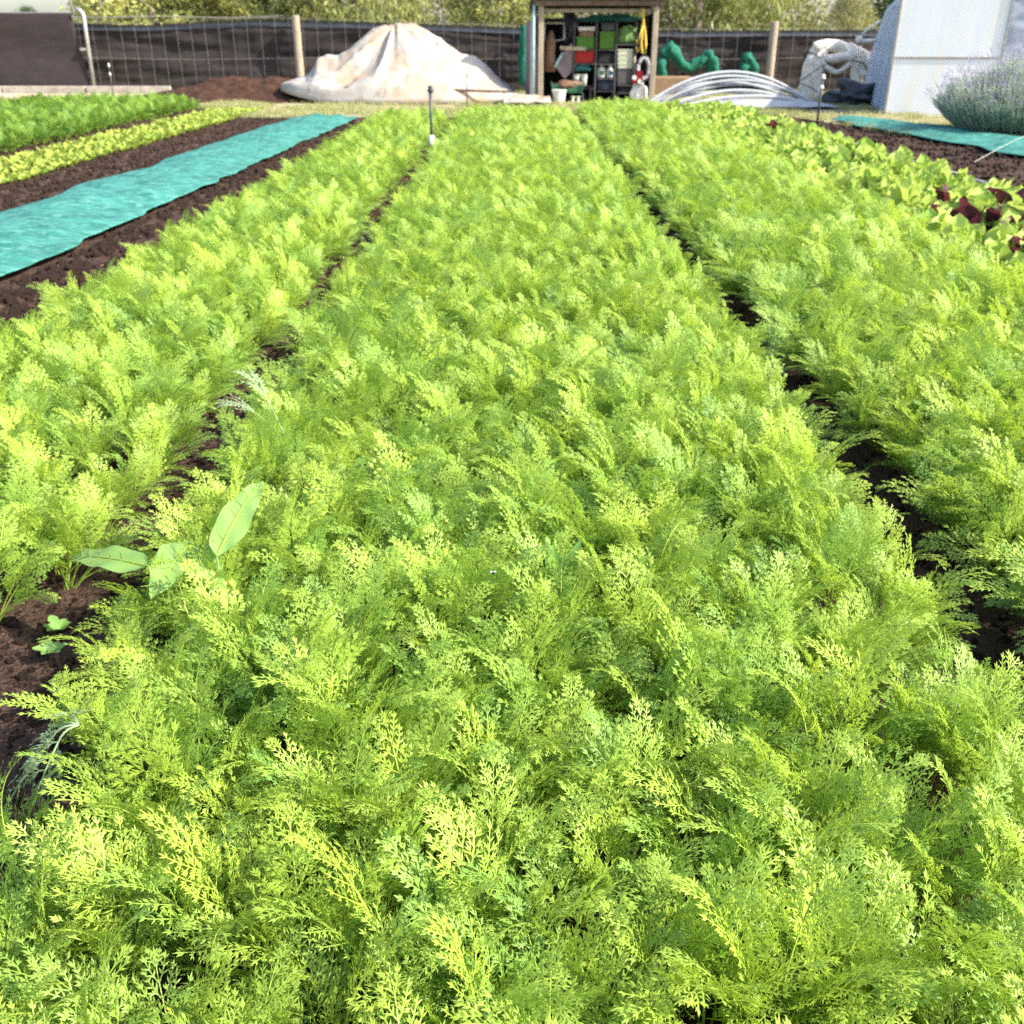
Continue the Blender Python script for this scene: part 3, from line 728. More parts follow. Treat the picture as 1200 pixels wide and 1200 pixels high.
tag(bt.build('batten', M['wood_dark'], smooth=True), 'long thin wooden pole weighing down the front of the white tarpaulin', 'pole')
lb_ = MB()
for i in range(1):
    lb_.grid(40, 14, lambda u, v: (P(590 + 55 * u, 118, 21.6).x, 21.3 + .9 * v, .09 + .16 * math.sin(math.pi * v) * (1 - .5 * u) + .05 * mn.noise(Vector((u * 5, v * 5, 2)))))
tag(lb_.build('loose_tarpaulin', M['tarp'], smooth=True, solid=.01), 'crumpled cream tarpaulin end lying at the left foot of the shed', 'tarpaulin')

# ------------------------------------------------------------------ tool shed
SY = 22.3; SB = 24.1
xl = P(633, 118, SY).x; xr_ = P(763, 118, SY).x; ztop = 1.93
sh = empty('tool_shed', ((xl + xr_) / 2, SY, 0), 'small open-fronted tool shed with tin roof and timber posts', 'shed')
sx = (xl + xr_) / 2; hwid = (xr_ - xl) / 2
for sg in (-1, 1):
    mb = MB(); mb.box((sg * hwid, 0, ztop / 2), (.11, .11, ztop)); mb.build('post', M['wood'], sh, bevel=.012)
    mb = MB(); mb.box((sg * hwid, SB - SY, .85), (.11, .11, 1.7)); mb.build('post', M['wood_dark'], sh, bevel=.01)
mb = MB(); mb.box((0, -.085, ztop - .04), (hwid * 2 + .25, .045, .09)); mb.build('front_beam', M['wood_dark'], sh, bevel=.006)
mb = MB(); mb.box((0, .09, ztop - .17), (hwid * 2 - .14, .04, .07)); mb.build('rafter', M['wood'], sh, bevel=.006)
mb = MB(); mb.box((0, SB - SY - .07, 1.60), (hwid * 2 - .12, .05, .10)); mb.build('rafter', M['wood_dark'], sh)
mb = MB()
mb.grid(200, 8, lambda u, v: (-hwid - .22 + (2 * hwid + .5) * u, -.28 + 2.45 * v, 2.05 - .30 * v + .024 * math.sin(u * (2 * hwid + .5) / .203 * 2 * math.pi)))
mb.build('roof', M['tin'], sh, smooth=True, solid=.004)
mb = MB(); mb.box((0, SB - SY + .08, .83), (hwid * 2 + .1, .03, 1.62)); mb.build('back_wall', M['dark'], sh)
mb = MB(); mb.box((-hwid - .09, 1.0, .92), (.025, 1.75, 1.6)); mb.build('side_wall', M['sheet'], sh)
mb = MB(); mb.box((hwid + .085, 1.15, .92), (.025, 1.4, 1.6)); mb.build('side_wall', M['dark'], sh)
mb = MB(); mb.tube([(-hwid - .15, -.10, 0), (-hwid - .15, -.10, 1.85)], .024, 8); mb.build('pole', M['lbpipe'], sh, smooth=True)
q = P(621, 100, SY + .4)
mb = MB(); mb.box((q.x - sx, .4, .85), (.09, .9, 1.45), rz=.1); mb.build('side_sheet', M['sheet'], sh)
# shelving
RY = 23.1
rk = empty('shelving_rack', (P(708, 100, RY).x, RY, 0), 'dark metal shelving rack inside the tool shed', 'shelves')
ox = rk.location.x
def zx(px, py, Y=RY): q = P(px, py, Y); return q.x, q.z
bays = [(673, 697, (58, 74, 103)), (699, 720, (58, 74.5, 91.5, 106)), (722, 743, (51.5, 99, 108))]
for px in (672, 698, 721, 744):
    x = zx(px, 60)[0]; mb = MB(); mb.box((x - ox, -.18, .78), (.03, .03, 1.56)); mb.box((x - ox, .2, .78), (.03, .03, 1.56)); mb.build('upright', M['greybox'], rk)
for a, b, lv in bays:
    for py in lv:
        xa, z = zx(a, py); xb, _ = zx(b, py); mb = MB(); mb.box(((xa + xb) / 2 - ox, .01, z - .012), (xb - xa - .03, .40, .02)); mb.build('shelf', M['greybox'], rk)
GI = 'things stored in the tool shed'
def hollow(mb, c, d, wall=.012):
    x, y, z = c; a, b, h = d
    mb.box((x, y, z + wall / 2), (a, b, wall))
    for s in (-1, 1):
        mb.box((x + s * (a / 2 - wall / 2), y, z + h / 2 + wall / 2), (wall, b, h - wall)); mb.box((x, y + s * (b / 2 - wall / 2), z + h / 2 + wall / 2), (a - 2 * wall, wall, h - wall))
def tub(name, a, b, pt, pb, m, label, cat, dep=.3, Y=RY, lid=None, rim=True, lidh=.03, zb=None):
    """open or lidded container whose front spans photo columns a-b, rows pt-pb, at distance Y"""
    xa, z1 = zx(a, pt, Y); xb, z0 = zx(b, pb, Y)
    if zb is not None: z0 = zb
    o = empty(name, ((xa + xb) / 2, Y, z0), label, cat, GI); w_, h = xb - xa - .02, z1 - z0
    mb = MB(); hollow(mb, (0, 0, 0), (w_, dep, h - (lidh if lid else 0)))
    mb.build('body', m, o, bevel=.006)
    if rim and not lid:
        mb = MB()
        for s in (-1, 1):
            mb.box((s * (w_ / 2 + .004), 0, h - .012), (.012, dep + .03, .024)); mb.box((0, s * (dep / 2 + .004), h - .012), (w_ - .004, .012, .02))
        mb.build('rim', m, o)
    if lid:
        mb = MB(); mb.box((0, 0, h - lidh / 2 + .002), (w_ + .02, dep + .02, lidh)); mb.build('lid', lid, o, bevel=.006)
    return o
tub('storage_box', 675, 696, 43, 57.5, M['lime'], 'lime green box on the upper left shelf of the shed', 'box')
tub('storage_box', 678, 696, 36, 43, M['cardboard'], 'brown carton standing on the left lime green box', 'box', lid=M['cardboard'])
tub('tray', 677, 697, 31.5, 36, M['white'], 'flat white tray topmost on the brown carton', 'tray')
tub('storage_box', 702, 720, 37, 57.5, M['lime'], 'taller lime green box in the middle of the upper shelf', 'box')
tub('storage_box', 704, 720, 27, 37, M['blackpl'], 'black box standing on the taller lime green box', 'box', lid=M['blackpl'])
tub('tray', 673, 696, 60, 73.5, M['red'], 'red crate under the left lime green box', 'crate')
tub('storage_box', 700, 719, 62, 74, M['dark'], 'black box in the middle bay under the lime green box', 'box', lid=M['dark'])
tub('storage_box', 699.5, 719, 94, 105.5, M['navy'], 'dark navy box under the two white bottles', 'box', lid=M['navy'])
tub('storage_box', 722.5, 742, 80, 98.5, M['greybox'], 'dark grey lidded box under the cream trays', 'box', lid=M['greybox'])
for i in range(4):
    tub('tray', 723, 741, 57.5 + 5.6 * i, 63 + 5.6 * i, M['cream'], 'cream tray, ' + ['topmost', 'second', 'third', 'lowest'][i] + ' of the stack on the dark grey box', 'tray')
tub('storage_box', 724, 741, 100, 107.5, M['dark'], 'low black box at the bottom of the right bay', 'box', lid=M['dark'])
def bottle(a, b, pt, pb, label, lab_m):
    xa, z1 = zx(a, pt); xb, z0 = zx(b, pb); r = (xb - xa) / 2; h = z1 - z0
    o = empty('bottle', ((xa + xb) / 2, RY - .05, z0), label, 'bottle', GI)
    mb = MB(); mb.lathe((0, 0, 0), [(r * .9, 0), (r, .02), (r, h * .62), (r * .8, h * .75), (r * .35, h * .85), (r * .35, h * .9)], 16); mb.build('body', M['white'], o, smooth=True)
    mb = MB(); mb.lathe((0, 0, h * .9), [(r * .42, 0), (r * .42, h * .1)], 12); mb.build('cap', M['white'], o)
    mb = MB(); mb.box((0, -r - .002, h * .38), (r * 1.1, .012, h * .3)); mb.build('label', lab_m, o)
bottle(700, 709, 75, 91, 'white bottle with small dark mark, left of the pair', M['bottlegreen'])
bottle(711, 719, 75.5, 91, 'white bottle with blue label, right of the pair', M['bluepl'])
def lump(name, label, cat, m, px, py, Y, d, seed, z0=None, group=GI, noise_=.22, parent=None):
    q = P(px, py, Y); bm = bmesh.new(); bmesh.ops.create_icosphere(bm, subdivisions=4, radius=1)
    for v in bm.verts:
        k = 1 + noise_ * mn.noise(v.co * 1.4 + Vector((seed, 0, 0))) * 1.6 + noise_ * .5 * mn.noise(v.co * 4 + Vector((seed, 3, 0)))
        v.co = Vector((v.co.x * d[0] / 2 * k, v.co.y * d[1] / 2 * k, max(v.co.z * k, -.8) * d[2] / 2))
    me = bpy.data.meshes.new(name); bm.to_mesh(me); bm.free(); me.materials.append(m)
    me.polygons.foreach_set('use_smooth', [True] * len(me.polygons))
    o = bpy.data.objects.new(name, me); COL.objects.link(o); o.location = (q.x, Y, (z0 + .4 * d[2]) if z0 is not None else q.z)
    return tag(o, label, cat, group)
z = zx(733, 51.5)[1]
lump('cloth_bag', 'slumped green cloth bag on the top right shelf of the shed', 'bag', M['bag'], 735, 42, RY - .03, (.50, .34, .40), 3., z0=z)
# hung or leaning things on the left side
mb = MB(); pts = [P(638, 27, 22.9), P(661, 27, 22.9), P(661, 46, 22.9)]
mb.tube(pts, .022, 6); mb.tube([P(638, 27, 22.9), P(638, 50, 22.9)], .022, 6); mb.tube([P(638, 50, 22.9), P(661, 46, 22.9)], .015, 6)
tag(mb.build('metal_frame', M['galv']), 'grey metal frame hanging inside the shed by the left post', 'frame', GI)
lump('sack', 'large black sack hanging in the dark left half of the shed', 'sack', M['blackpl'], 667, 36, 23.3, (.36, .3, .66), 8.)
mb = MB(); mb.tube([P(644, 84, 22.75), P(644, 66, 22.75), P(645, 50, 22.75), P(646, 36, 22.75)], [.13, .12, .11, .04], 10)
tag(mb.build('old_jacket', M['browncloth'], smooth=True), 'brown sacking hanging on the left side inside the shed', 'sacking', GI)
mb = MB(); mb.bar(P(656, 56, 22.6), P(687, 57.5, 22.6), .05, .07)
tag(mb.build('timber_plank', M['wood'], bevel=.006), 'short pale plank sticking out across the left half of the shed', 'plank', GI)
mb = MB(); mb.tube([P(650, 79, 22.55), P(660, 60, 22.7)], .022, 8)
tag(mb.build('plastic_tube', M['lbpipe'], smooth=True), 'pale blue tube leaning under the short plank', 'tube', GI)
# folded grey board
mb = MB(); a = P(655, 84, 22.8); b = P(676, 60, 23.0)
mb.bar(a, b, .03, .42)
tag(mb.build('board', M['sheet'], bevel=.004), 'grey board leaning behind the pale blue tube', 'board', GI)
lump('tarpaulin_bundle', 'dark teal tarpaulin bundled above the boxes under the shed roof', 'tarpaulin', M['tealcloth'], 714, 22, 23.25, (1.15, .3, .17), 5., noise_=.3)
lump('tarpaulin_bundle', 'small dark teal cloth heap below the red crate', 'cloth', M['tealcloth'], 680, 79, RY, (.46, .3, .24), 6.)
# wheeled bin / barrow
o = empty('garden_cart', (P(664, 112, 22.55).x, 22.55, 0), 'dark green garden cart full of brown sacking at the front left of the shed', 'cart', GI)
mb = MB(); zt_ = P(664, 96, 22.55).z
for s in (-1, 1):
    mb.bar((s * .28, -.2, .22), (s * .33, -.24, zt_), .03); mb.bar((s * .28, .2, .22), (s * .33, .24, zt_), .03)
mb.build('frame', M['bottlegreen'], o)
mb = MB(); hollow(mb, (0, 0, .22), (.56, .42, zt_ - .26), .02); mb.build('tray', M['bottlegreen'], o, bevel=.01)
for s in (-1, 1):
    mb = MB(); mb.tube([(s * .34 - .02, 0, .11), (s * .34 + .02, 0, .11)], .11, 16); mb.build('wheel', M['blackpl'], o)
lump('sacking', 'brown sacking heaped on the green garden cart', 'sacking', M['browncloth'], 666, 99, 22.5, (.60, .4, .17), 9.)
for i, (a, b, pt, pb, l) in enumerate(((672, 680, 87, 95, 'small white tub beside the brown sacking, left of two'), (681, 688, 87, 101, 'taller white tub beside the brown sacking, right of two'))):
    xa, z1 = zx(a, pt, 22.75); xb, z0 = zx(b, pb, 22.75); r = (xb - xa) / 2
    o = empty('tub', ((xa + xb) / 2, 22.75, z0), l, 'tub', GI)
    mb = MB(); mb.lathe((0, 0, 0), [(r * .8, 0), (r * .95, z1 - z0 - .03)], 16); mb.build('body', M['white'], o, smooth=True)
    mb = MB(); mb.lathe((0, 0, z1 - z0 - .03), [(r * 1.02, 0), (r * 1.02, .03)], 16); mb.build('lid', M['cream'], o)
o = empty('low_table', (P(682, 104, 22.78).x, 22.78, 0), 'small dark bench carrying the two white tubs', 'bench', GI)
zt_ = zx(684, 101, 22.75)[1]; mb = MB(); mb.box((0, 0, zt_ - .015), (.42, .26, .026)); mb.build('top', M['dark'], o)
for s in (-1, 1):
    for t in (-1, 1): mb = MB(); mb.box((s * .18, t * .1, (zt_ - .03) / 2), (.03, .03, zt_ - .03)); mb.build('leg', M['dark'], o)
o = empty('tub', (P(676, 94, 22.75).x, 22.75, zt_), 'upturned grey tub raising the smaller white tub', 'tub', GI)
mb = MB(); mb.lathe((0, 0, .0), [(.075, 0), (.07, zx(676, 95, 22.75)[1] - zt_)], 14); mb.build('body', M['greybox'], o)
for px in (671.5, 677.5):
    q = P(px, 111, 22.15); mb = MB(); mb.lathe((q.x, 22.15, .05 + .0), [(.05, 0), (.05, .012), (.03, .014), (.03, .10), (.05, .102), (.05, .115)], 14)
    tag(mb.build('twine_spool', M['cream']), ('left' if px < 675 else 'right') + ' of two pale twine spools at the foot of the green cart', 'spool', GI)
q = P(655, 120, 22.0); o = empty('bucket', (q.x, 22.0, .04), 'white bucket standing in front of the shed opening', 'bucket', GI)
mb = MB(); mb.lathe((0, 0, 0), [(.11, 0), (.14, .24), (.15, .24), (.15, .26), (.132, .26), (.10, .03)], 20); mb.build('body', M['white'], o, smooth=False)
mb = MB(); mb.tube([(.15 * math.cos(a), -.02, .25 - .14 * math.sin(a)) for a in np.linspace(0, math.pi, 12)], .004, 5); mb.build('handle', M['galv'], o)
# yellow rope, hung from the beam
mb = MB(); Yr = 22.25
def pl(l, Y=Yr): return [P(a, b, Y) for a, b in l]
mb.tube(pl([(753.5, 10), (754, 25), (753, 35), (751.5, 50), (752.5, 62), (756, 63), (757, 52), (756, 38), (754, 26), (753.5, 12)]), .022, 6)
mb.tube(pl([(754, 30), (750.5, 40), (747, 52), (745.5, 47)], Yr - .03), .018, 6)
mb.tube(pl([(752, 28), (752, 45), (750, 58), (748, 61), (745.5, 55)], Yr + .03), .02, 6)
tag(mb.build('yellow_rope', M['yellow'], smooth=True), 'yellow rope hanging in loops inside the right shed post', 'rope', GI)
mb = MB(); mb.tube(pl([(743.5, 66), (743.5, 92)], 22.7), .026, 8)
tag(mb.build('garden_stake', M['wood'], smooth=True), 'pale wooden tool handle standing below the yellow rope', 'stake', GI)
# hose reel with pale hose
o = empty('hose_reel', (P(754, 82, 22.6).x, 22.6, 0), 'round pale hose reel hanging by the right shed post', 'hose reel', GI)
zc_ = P(754, 80, 22.6).z
mb = MB(); mb.tube([(.12 * math.cos(a), 0, zc_ + .2 * math.sin(a)) for a in np.linspace(0, 6.283, 28)[:-1]], .045, 8, closed=True); mb.build('hose', M['pipe'], o, smooth=True)
mb = MB(); mb.tube([(.16 * math.cos(a), -.03, zc_ + .24 * math.sin(a)) for a in np.linspace(0, 6.283, 28)[:-1]], .012, 6, closed=True); mb.build('rim', M['blackpl'], o, smooth=True)
mb = MB(); mb.box((0, 0, zc_ / 2 - .1), (.05, .05, zc_ - .2)); mb.build('stand', M['galv'], o)
# red machine with two white knobs
q = P(747, 91, 22.45); o = empty('red_machine', (q.x, 22.45, P(747, 98, 22.45).z), 'small red machine with two round white caps near the right shed post', 'machine', GI)
mb = MB(); mb.box((.03, 0, .13), (.13, .16, .24), rz=.2); mb.box((-.02, 0, .08), (.2, .14, .12)); mb.build('body', M['red'], o, bevel=.02)
for dx, dz in ((-.075, .12), (.04, .05)):
    mb = MB(); mb.tube([(dx, -.08, dz), (dx, -.13, dz)], .045, 14); mb.build('cap', M['white'], o)
lump('white_sack', 'white sack slumped on the ground by the right shed post', 'sack', M['white'], 748, 106, 22.5, (.34, .34, P(747, 98, 22.45).z + .05), 4., z0=.02)

# ------------------------------------------------------------------ nets on the fence
def netrope(mb, pts, rad, seed, n=14, sub=6, amp=.4):
    pts = [Vector(p) for p in pts]; out = []
    for i in range(len(pts) - 1):
        for k in range(sub):
            t = k / sub; p0 = pts[max(i - 1, 0)]; p1 = pts[i]; p2 = pts[i + 1]; p3 = pts[min(i + 2, len(pts) - 1)]
            out.append(.5 * ((2 * p1) + (p2 - p0) * t + (2 * p0 - 5 * p1 + 4 * p2 - p3) * t * t + (3 * p1 - p0 - 3 * p2 + p3) * t ** 3))
    out.append(pts[-1]); n0 = len(mb.v)
    rr_ = [(rad if not isinstance(rad, list) else np.interp(i / len(out), np.linspace(0, 1, len(rad)), rad)) for i in range(len(out))]
    mb.tube(out, rr_, n)
    for i in range(n0, len(mb.v)):
        v = Vector(mb.v[i]); c = out[min((i - n0) // n, len(out) - 1)]; d = v - c
        k = 1 + amp * mn.noise(v * 6 + Vector((seed, 0, 0))) * 1.5 + amp * .6 * mn.noise(v * 17 + Vector((seed, 0, 0)))
        mb.v[i] = tuple(c + d * k)
NYf = 26.7
mb = MB(); netrope(mb, pl([(774, 90), (775, 78), (778, 66), (786, 58), (793, 66), (800, 76), (810, 78), (820, 72), (829, 66), (834, 72), (836, 88)], NYf), [.13, .16, .16, .15, .13, .12, .12, .13, .14, .15, .13], 1.)
tag(mb.build('net_bundle', M['net_green'], smooth=True), 'long dark green net slung in loops on the fence right of the shed', 'net')
mb = MB(); netrope(mb, pl([(871, 90), (872, 78), (876, 70), (881, 76), (883, 90)], NYf), [.12, .15, .14, .13, .11], 2.)
tag(mb.build('net_bundle', M['net_green'], smooth=True), 'short dark green net hanging on the fence beside the wooden post', 'net')
mb = MB(); netrope(mb, pl([(614, 30), (614, 60), (613, 100)], 26.4), [.08, .12, .11], 3.)
tag(mb.build('net_bundle', M['net_green'], smooth=True), 'narrow dark green net hanging on the fence left of the shed', 'net')
mb = MB(); mb.box((P(787, 94, 25.6).x, 25.6, .22), (.9, .4, .44)); 
tag(mb.build('storage_crate', M['cardboard'], bevel=.04), 'low brown wooden box behind the pipe hoops right of the shed', 'box')

# white netting draped on a rail
WY = 24.2
o = empty('netting_rail', (P(978, 120, WY + .15).x, WY + .15, 0), 'low timber rail hidden under the draped white netting', 'rail')
zr = P(980, 62, WY).z; mb = MB(); mb.tube([(-.85, 0, zr), (.8, 0, zr)], .04, 8); mb.build('rail', M['wood_dark'], o)
for s in (-.8, .75): mb = MB(); mb.tube([(s, 0, 0), (s, 0, zr)], .04, 8); mb.build('post', M['wood_dark'], o)
mb = MB()
netrope(mb, pl([(946, 124), (946, 108), (949, 90), (953, 70), (960, 56)], WY), [.26, .22, .18, .15, .12], 1., 22, 8, .22)
netrope(mb, pl([(955, 124), (956, 106), (957, 86), (960, 70), (965, 58)], WY - .1), [.14, .13, .12, .11, .10], 2., 18, 8, .22)
netrope(mb, pl([(954, 56), (968, 52), (985, 56), (1002, 60), (1016, 68)], WY - .05), [.11, .12, .13, .13, .12], 5., 20, 10, .3)
netrope(mb, pl([(957, 66), (972, 68), (988, 67), (1004, 64)], WY - .15), [.07, .09, .09, .09], 6., 16, 8, .22)
netrope(mb, pl([(962, 70), (968, 78), (979, 84), (990, 80), (998, 71)], WY - .18), .05, 7., 12, 8, .25)
netrope(mb, pl([(1001, 64), (1002, 80), (1001, 98), (996, 120)], WY - .1), [.10, .09, .09, .13], 8., 18, 8, .2)
netrope(mb, pl([(1008, 66), (1009, 80), (1008, 98), (1007, 120)], WY - .06), [.10, .08, .07, .10], 12., 16, 8, .2)
netrope(mb, pl([(1012, 68), (1018, 76), (1014, 86), (1006, 84)], WY - .12), [.10, .12, .10, .07], 9., 16, 8, .2)
netrope(mb, pl([(946, 122), (957, 123), (967, 124)], WY - .25), [.12, .10, .05], 10., 14, 6, .2)
tag(mb.build('white_netting', M['net_white'], smooth=True), 'bundled cream netting draped over a rail beside the greenhouse', 'netting')
mb = MB(); mb.tube(pl([(935, 96), (948, 88), (962, 78), (973, 72)], WY - .5), .012, 6); mb.tube(pl([(933, 96), (948, 101), (958, 108)], WY - .5), .012, 6)
mb.tube(pl([(985, 72), (1000, 71), (1012, 74), (1019, 86), (1020, 102), (1014, 114)], WY - .45), .014, 6)
tag(mb.build('thin_rope', M['blackpl'], smooth=True), 'thin black cord looped round the cream netting', 'cord')
lump('black_plastic_heap', 'crumpled black plastic heap between the cream netting and the greenhouse', 'plastic sheet', M['blackpl'], 1003, 124, 21.6, (1.15, .7, .46), 12., z0=.03, group=None, noise_=.5)

# ------------------------------------------------------------------ pipe hoops
PY_ = 20.9
hoops = [(757, 122, 950, 129, 42, 0, 'pipe'), (764, 124, 944, 128, 37, .12, 'pipe'), (770, 124, 953, 130, 33, -.1, 'pipeg'), (758, 119, 936, 130, 30, .25, 'pipe'),
         (775, 126, 955, 130, 27, .32, 'pipeg'), (786, 124, 940, 131, 22, -.2, 'pipe'), (765, 124, 925, 130, 18, .4, 'pipeg'), (800, 124, 958, 130, 16, -.3, 'pipe'), (780, 125, 930, 130, 10, .1, 'pipe')]
names = ['tallest outer arch', 'second tallest arch', 'third arch', 'fourth arch, set back', 'fifth arch, rearmost', 'sixth arch, set forward', 'seventh, at the rear', 'low arch nearest the netting', 'flattest and lowest arch']
for i, (a, b, c, d, hpx, dy, m) in enumerate(hoops):
    A, B = P(a, 124, PY_ + dy), P(c, 129, PY_ + dy + .3); A.z = B.z = .05; h = (hpx - 4) / F * 18.5; mb = MB()
    mb.tube([A.lerp(B, t) + Vector((0, .3 * math.sin(math.pi * t) * (.3 + dy), h * math.sin(math.pi * t) ** .8)) for t in np.linspace(0, 1, 30)], .027, 8)
    tag(mb.build('pipe_hoop', M[m], smooth=True), ('pale' if m == 'pipe' else 'grey') + ' plastic pipe hoop on the ground right of the shed, ' + names[i], 'pipe hoop', 'plastic pipe hoops stacked right of the shed')
mb = MB(); mb.grid(60, 16, lambda u, v: (P(800, 128, 20.7).x + 2.9 * u, 20.1 + 1.5 * v + .15 * mn.noise(Vector((u * 3, 0, 1))), .075 + .10 * math.sin(math.pi * v) * math.sin(math.pi * u) + .05 * abs(mn.noise(Vector((u * 4, v * 4, 3))))))
tag(mb.build('plastic_sheet', M['greysheet'], smooth=True, solid=.01), 'flat grey plastic sheet lying under the pipe hoops', 'plastic sheet')

# ------------------------------------------------------------------ greenhouse
gA = G(1035, 137, .0); ang = -math.atan2(1.3, 5.4)
gh = empty('greenhouse', gA, 'white film-covered greenhouse tunnel at the right of the picture', 'greenhouse', rz=ang)
W_ = 6.0; Lg = 5.4
def hoop(k):   # outline of end wall, k 0..1
    pts = [(0, 0), (.05, .6), (.13, 1.2), (.27, 1.8)]
    for a in np.linspace(160, 20, 15): pts.append((W_ / 2 + (W_ / 2 - .27) / math.cos(R(20)) * math.cos(R(a)), 1.8 + (1.7) * (math.sin(R(a)) - math.sin(R(20)))))
    pts += [(W_ - .27, 1.8), (W_ - .13, 1.2), (W_ - .05, .6), (W_, 0)]
    return pts
hp = hoop(0); nh = len(hp)
def prof_at(t):
    q = t * (nh - 1); i = min(int(q), nh - 2); f = q - i
    return hp[i][0] * (1 - f) + hp[i + 1][0] * f, hp[i][1] * (1 - f) + hp[i + 1][1] * f
mb = MB()
def skin(u, v):
    x, z = prof_at(u); y = v * Lg
    sag = -.03 * abs(math.sin(v * math.pi * 4)) ** .5 * 0 + .015 * mn.noise(Vector((u * 20, v * 5, 0)))
    return (x + sag, y, z + .0)
mb.grid(90, 40, skin); mb.build('film_cover', M['poly'], gh, smooth=True, solid=.006)
for k in range(5):
    mb = MB(); mb.tube([(prof_at(t)[0] * .99 + .03, .03 + k * (Lg - .06) / 4, prof_at(t)[1] - .03) for t in np.linspace(0, 1, 50)], .022, 6); mb.build('frame_hoop', M['galv'], gh, smooth=True)
# end wall film right of the door and above it
mb = MB(); DW = 1.72
def ew(u, v):
    x = DW + .03 + (W_ - DW - .05) * u
    top = np.interp(x, [p[0] for p in hp], [p[1] for p in hp])
    z = top * v
    return (x, .012 - .035 * abs(mn.noise(Vector((x * 1.2 + z * 1.6, z * 5.0 - x * 2.2, 0)))) - .012 * mn.noise(Vector((x * 5, z * 9, 0))), z)
mb.grid(110, 70, ew); mb.build('end_wall_film', M['poly'], gh, smooth=True, solid=.004)
mb = MB(); mb.grid(20, 10, lambda u, v: (.02 + (DW - .0) * u, .01, 2.3 + (np.interp(.02 + DW * u, [p[0] for p in hp], [p[1] for p in hp]) - 2.3) * v if np.interp(.02 + DW * u, [p[0] for p in hp], [p[1] for p in hp]) > 2.3 else np.interp(.02 + DW * u, [p[0] for p in hp], [p[1] for p in hp])))
mb.build('end_wall_film', M['poly'], gh, solid=.004)
mb = MB(); zs = P(1090, 68, 18.6).z
mb.box((DW / 2 + .02, -.03, zs / 2 - .01), (DW, .025, zs)); dl = mb.build('panel', M['polyc'], gh, bevel=.004)
mb = MB(); mb.box((DW / 2 + .02, -.03, (2.3 + zs) / 2 + .008), (DW, .025, 2.3 - zs - .012)); mb.build('panel', M['polyc'], gh, bevel=.004)
mb = MB(); mb.box((DW / 2 + .02, -.048, zs + .0), (DW, .018, .014)); mb.build('panel_seam', M['seam'], gh)
for x in (.012, DW + .03): mb = MB(); mb.box((x, -.045, 1.15), (.03, .035, 2.3)); mb.build('panel_frame', M['galv'] if x > 1 else M['seam'], gh)
# winder bracket on its side
o = gh
import_pt = lambda px, py, Y: gh.matrix_world.inverted() @ P(px, py, Y)
bpy.context.view_layer.update()
mb = MB(); mb.tube([import_pt(1006, 50, 20.6), import_pt(1007, 42, 20.6)], .06, 10); mb.tube([import_pt(1008, 48, 20.6), import_pt(1028, 47, 20.6)], .035, 8); mb.tube([import_pt(1010, 40, 20.6), import_pt(1020, 32, 20.6), import_pt(1032, 24, 20.6)], .02, 8)
mb.build('vent_winder', M['white'], gh, smooth=True)

# ------------------------------------------------------------------ lavender bush
lr = random.Random(11); lc = G(1212, 166, 0) + Vector((0, .6, 0)); foli, flo = MB(), MB()
for i in range(5200):
    a = lr.uniform(0, 6.283); q = lr.random() ** .5; rad = q * 1.12
    tilt = q * R(62); h = (1.0 - .20 * q) * lr.uniform(.78, 1.05)
    b = Vector((math.cos(a) * rad * .55, math.sin(a) * rad * .5, .0)); d = Vector((math.cos(a) * math.sin(tilt), math.sin(a) * math.sin(tilt), math.cos(tilt)))
    h *= (.78 + .15 * mn.noise(Vector((a * 1.5, q * 3, 0))))
    d2 = (d + Vector((lr.uniform(-.15, .15), lr.uniform(-.15, .15), .25))).normalized()
    mid = b + d * h * .6; tip = mid + d2 * h * .4; s = d.cross(Vector((lr.uniform(-1, 1), lr.uniform(-1, 1), .2))).normalized()
    foli.tint = lr.random(); strip(foli, [b.lerp(mid, .3), mid, tip], s, .006, .004)
    for k in range(9):
        t = .35 + .65 * k / 9; p = (b.lerp(mid, t / .6) if t < .6 else mid.lerp(tip, (t - .6) / .4))
        dd = (d2 * .8 + Vector((lr.uniform(-1, 1), lr.uniform(-1, 1), lr.uniform(-.2, .6))) * .55).normalized()
        kite(foli, p, dd, dd.cross(Vector((lr.uniform(-1, 1), lr.uniform(-1, 1), lr.uniform(-1, 1)))).normalized(), .055, .010)
    if lr.random() < (.18 if math.cos(a) < 0 else .06):
        flo.tint = lr.random(); e = tip + d2 * .10; strip(foli, [tip, e], s, .003, .002)
        for k in range(7):
            dd = (d2 + Vector((lr.uniform(-1, 1), lr.uniform(-1, 1), lr.uniform(-1, 1))) * .7).normalized()
            kite(flo, e + d2 * .007 * k, dd, dd.cross(Vector((.3, .2, 1))).normalized(), .02, .012)
lv = foli.build('lavender_bush', M['lav']); lv.location = lc; lv.scale = (1.0, 1.0, 1.34)
tag(lv, 'grey-green lavender bush with purple flower tips beside the greenhouse', 'lavender'); flo.build('flowers', M['lavf'], lv)

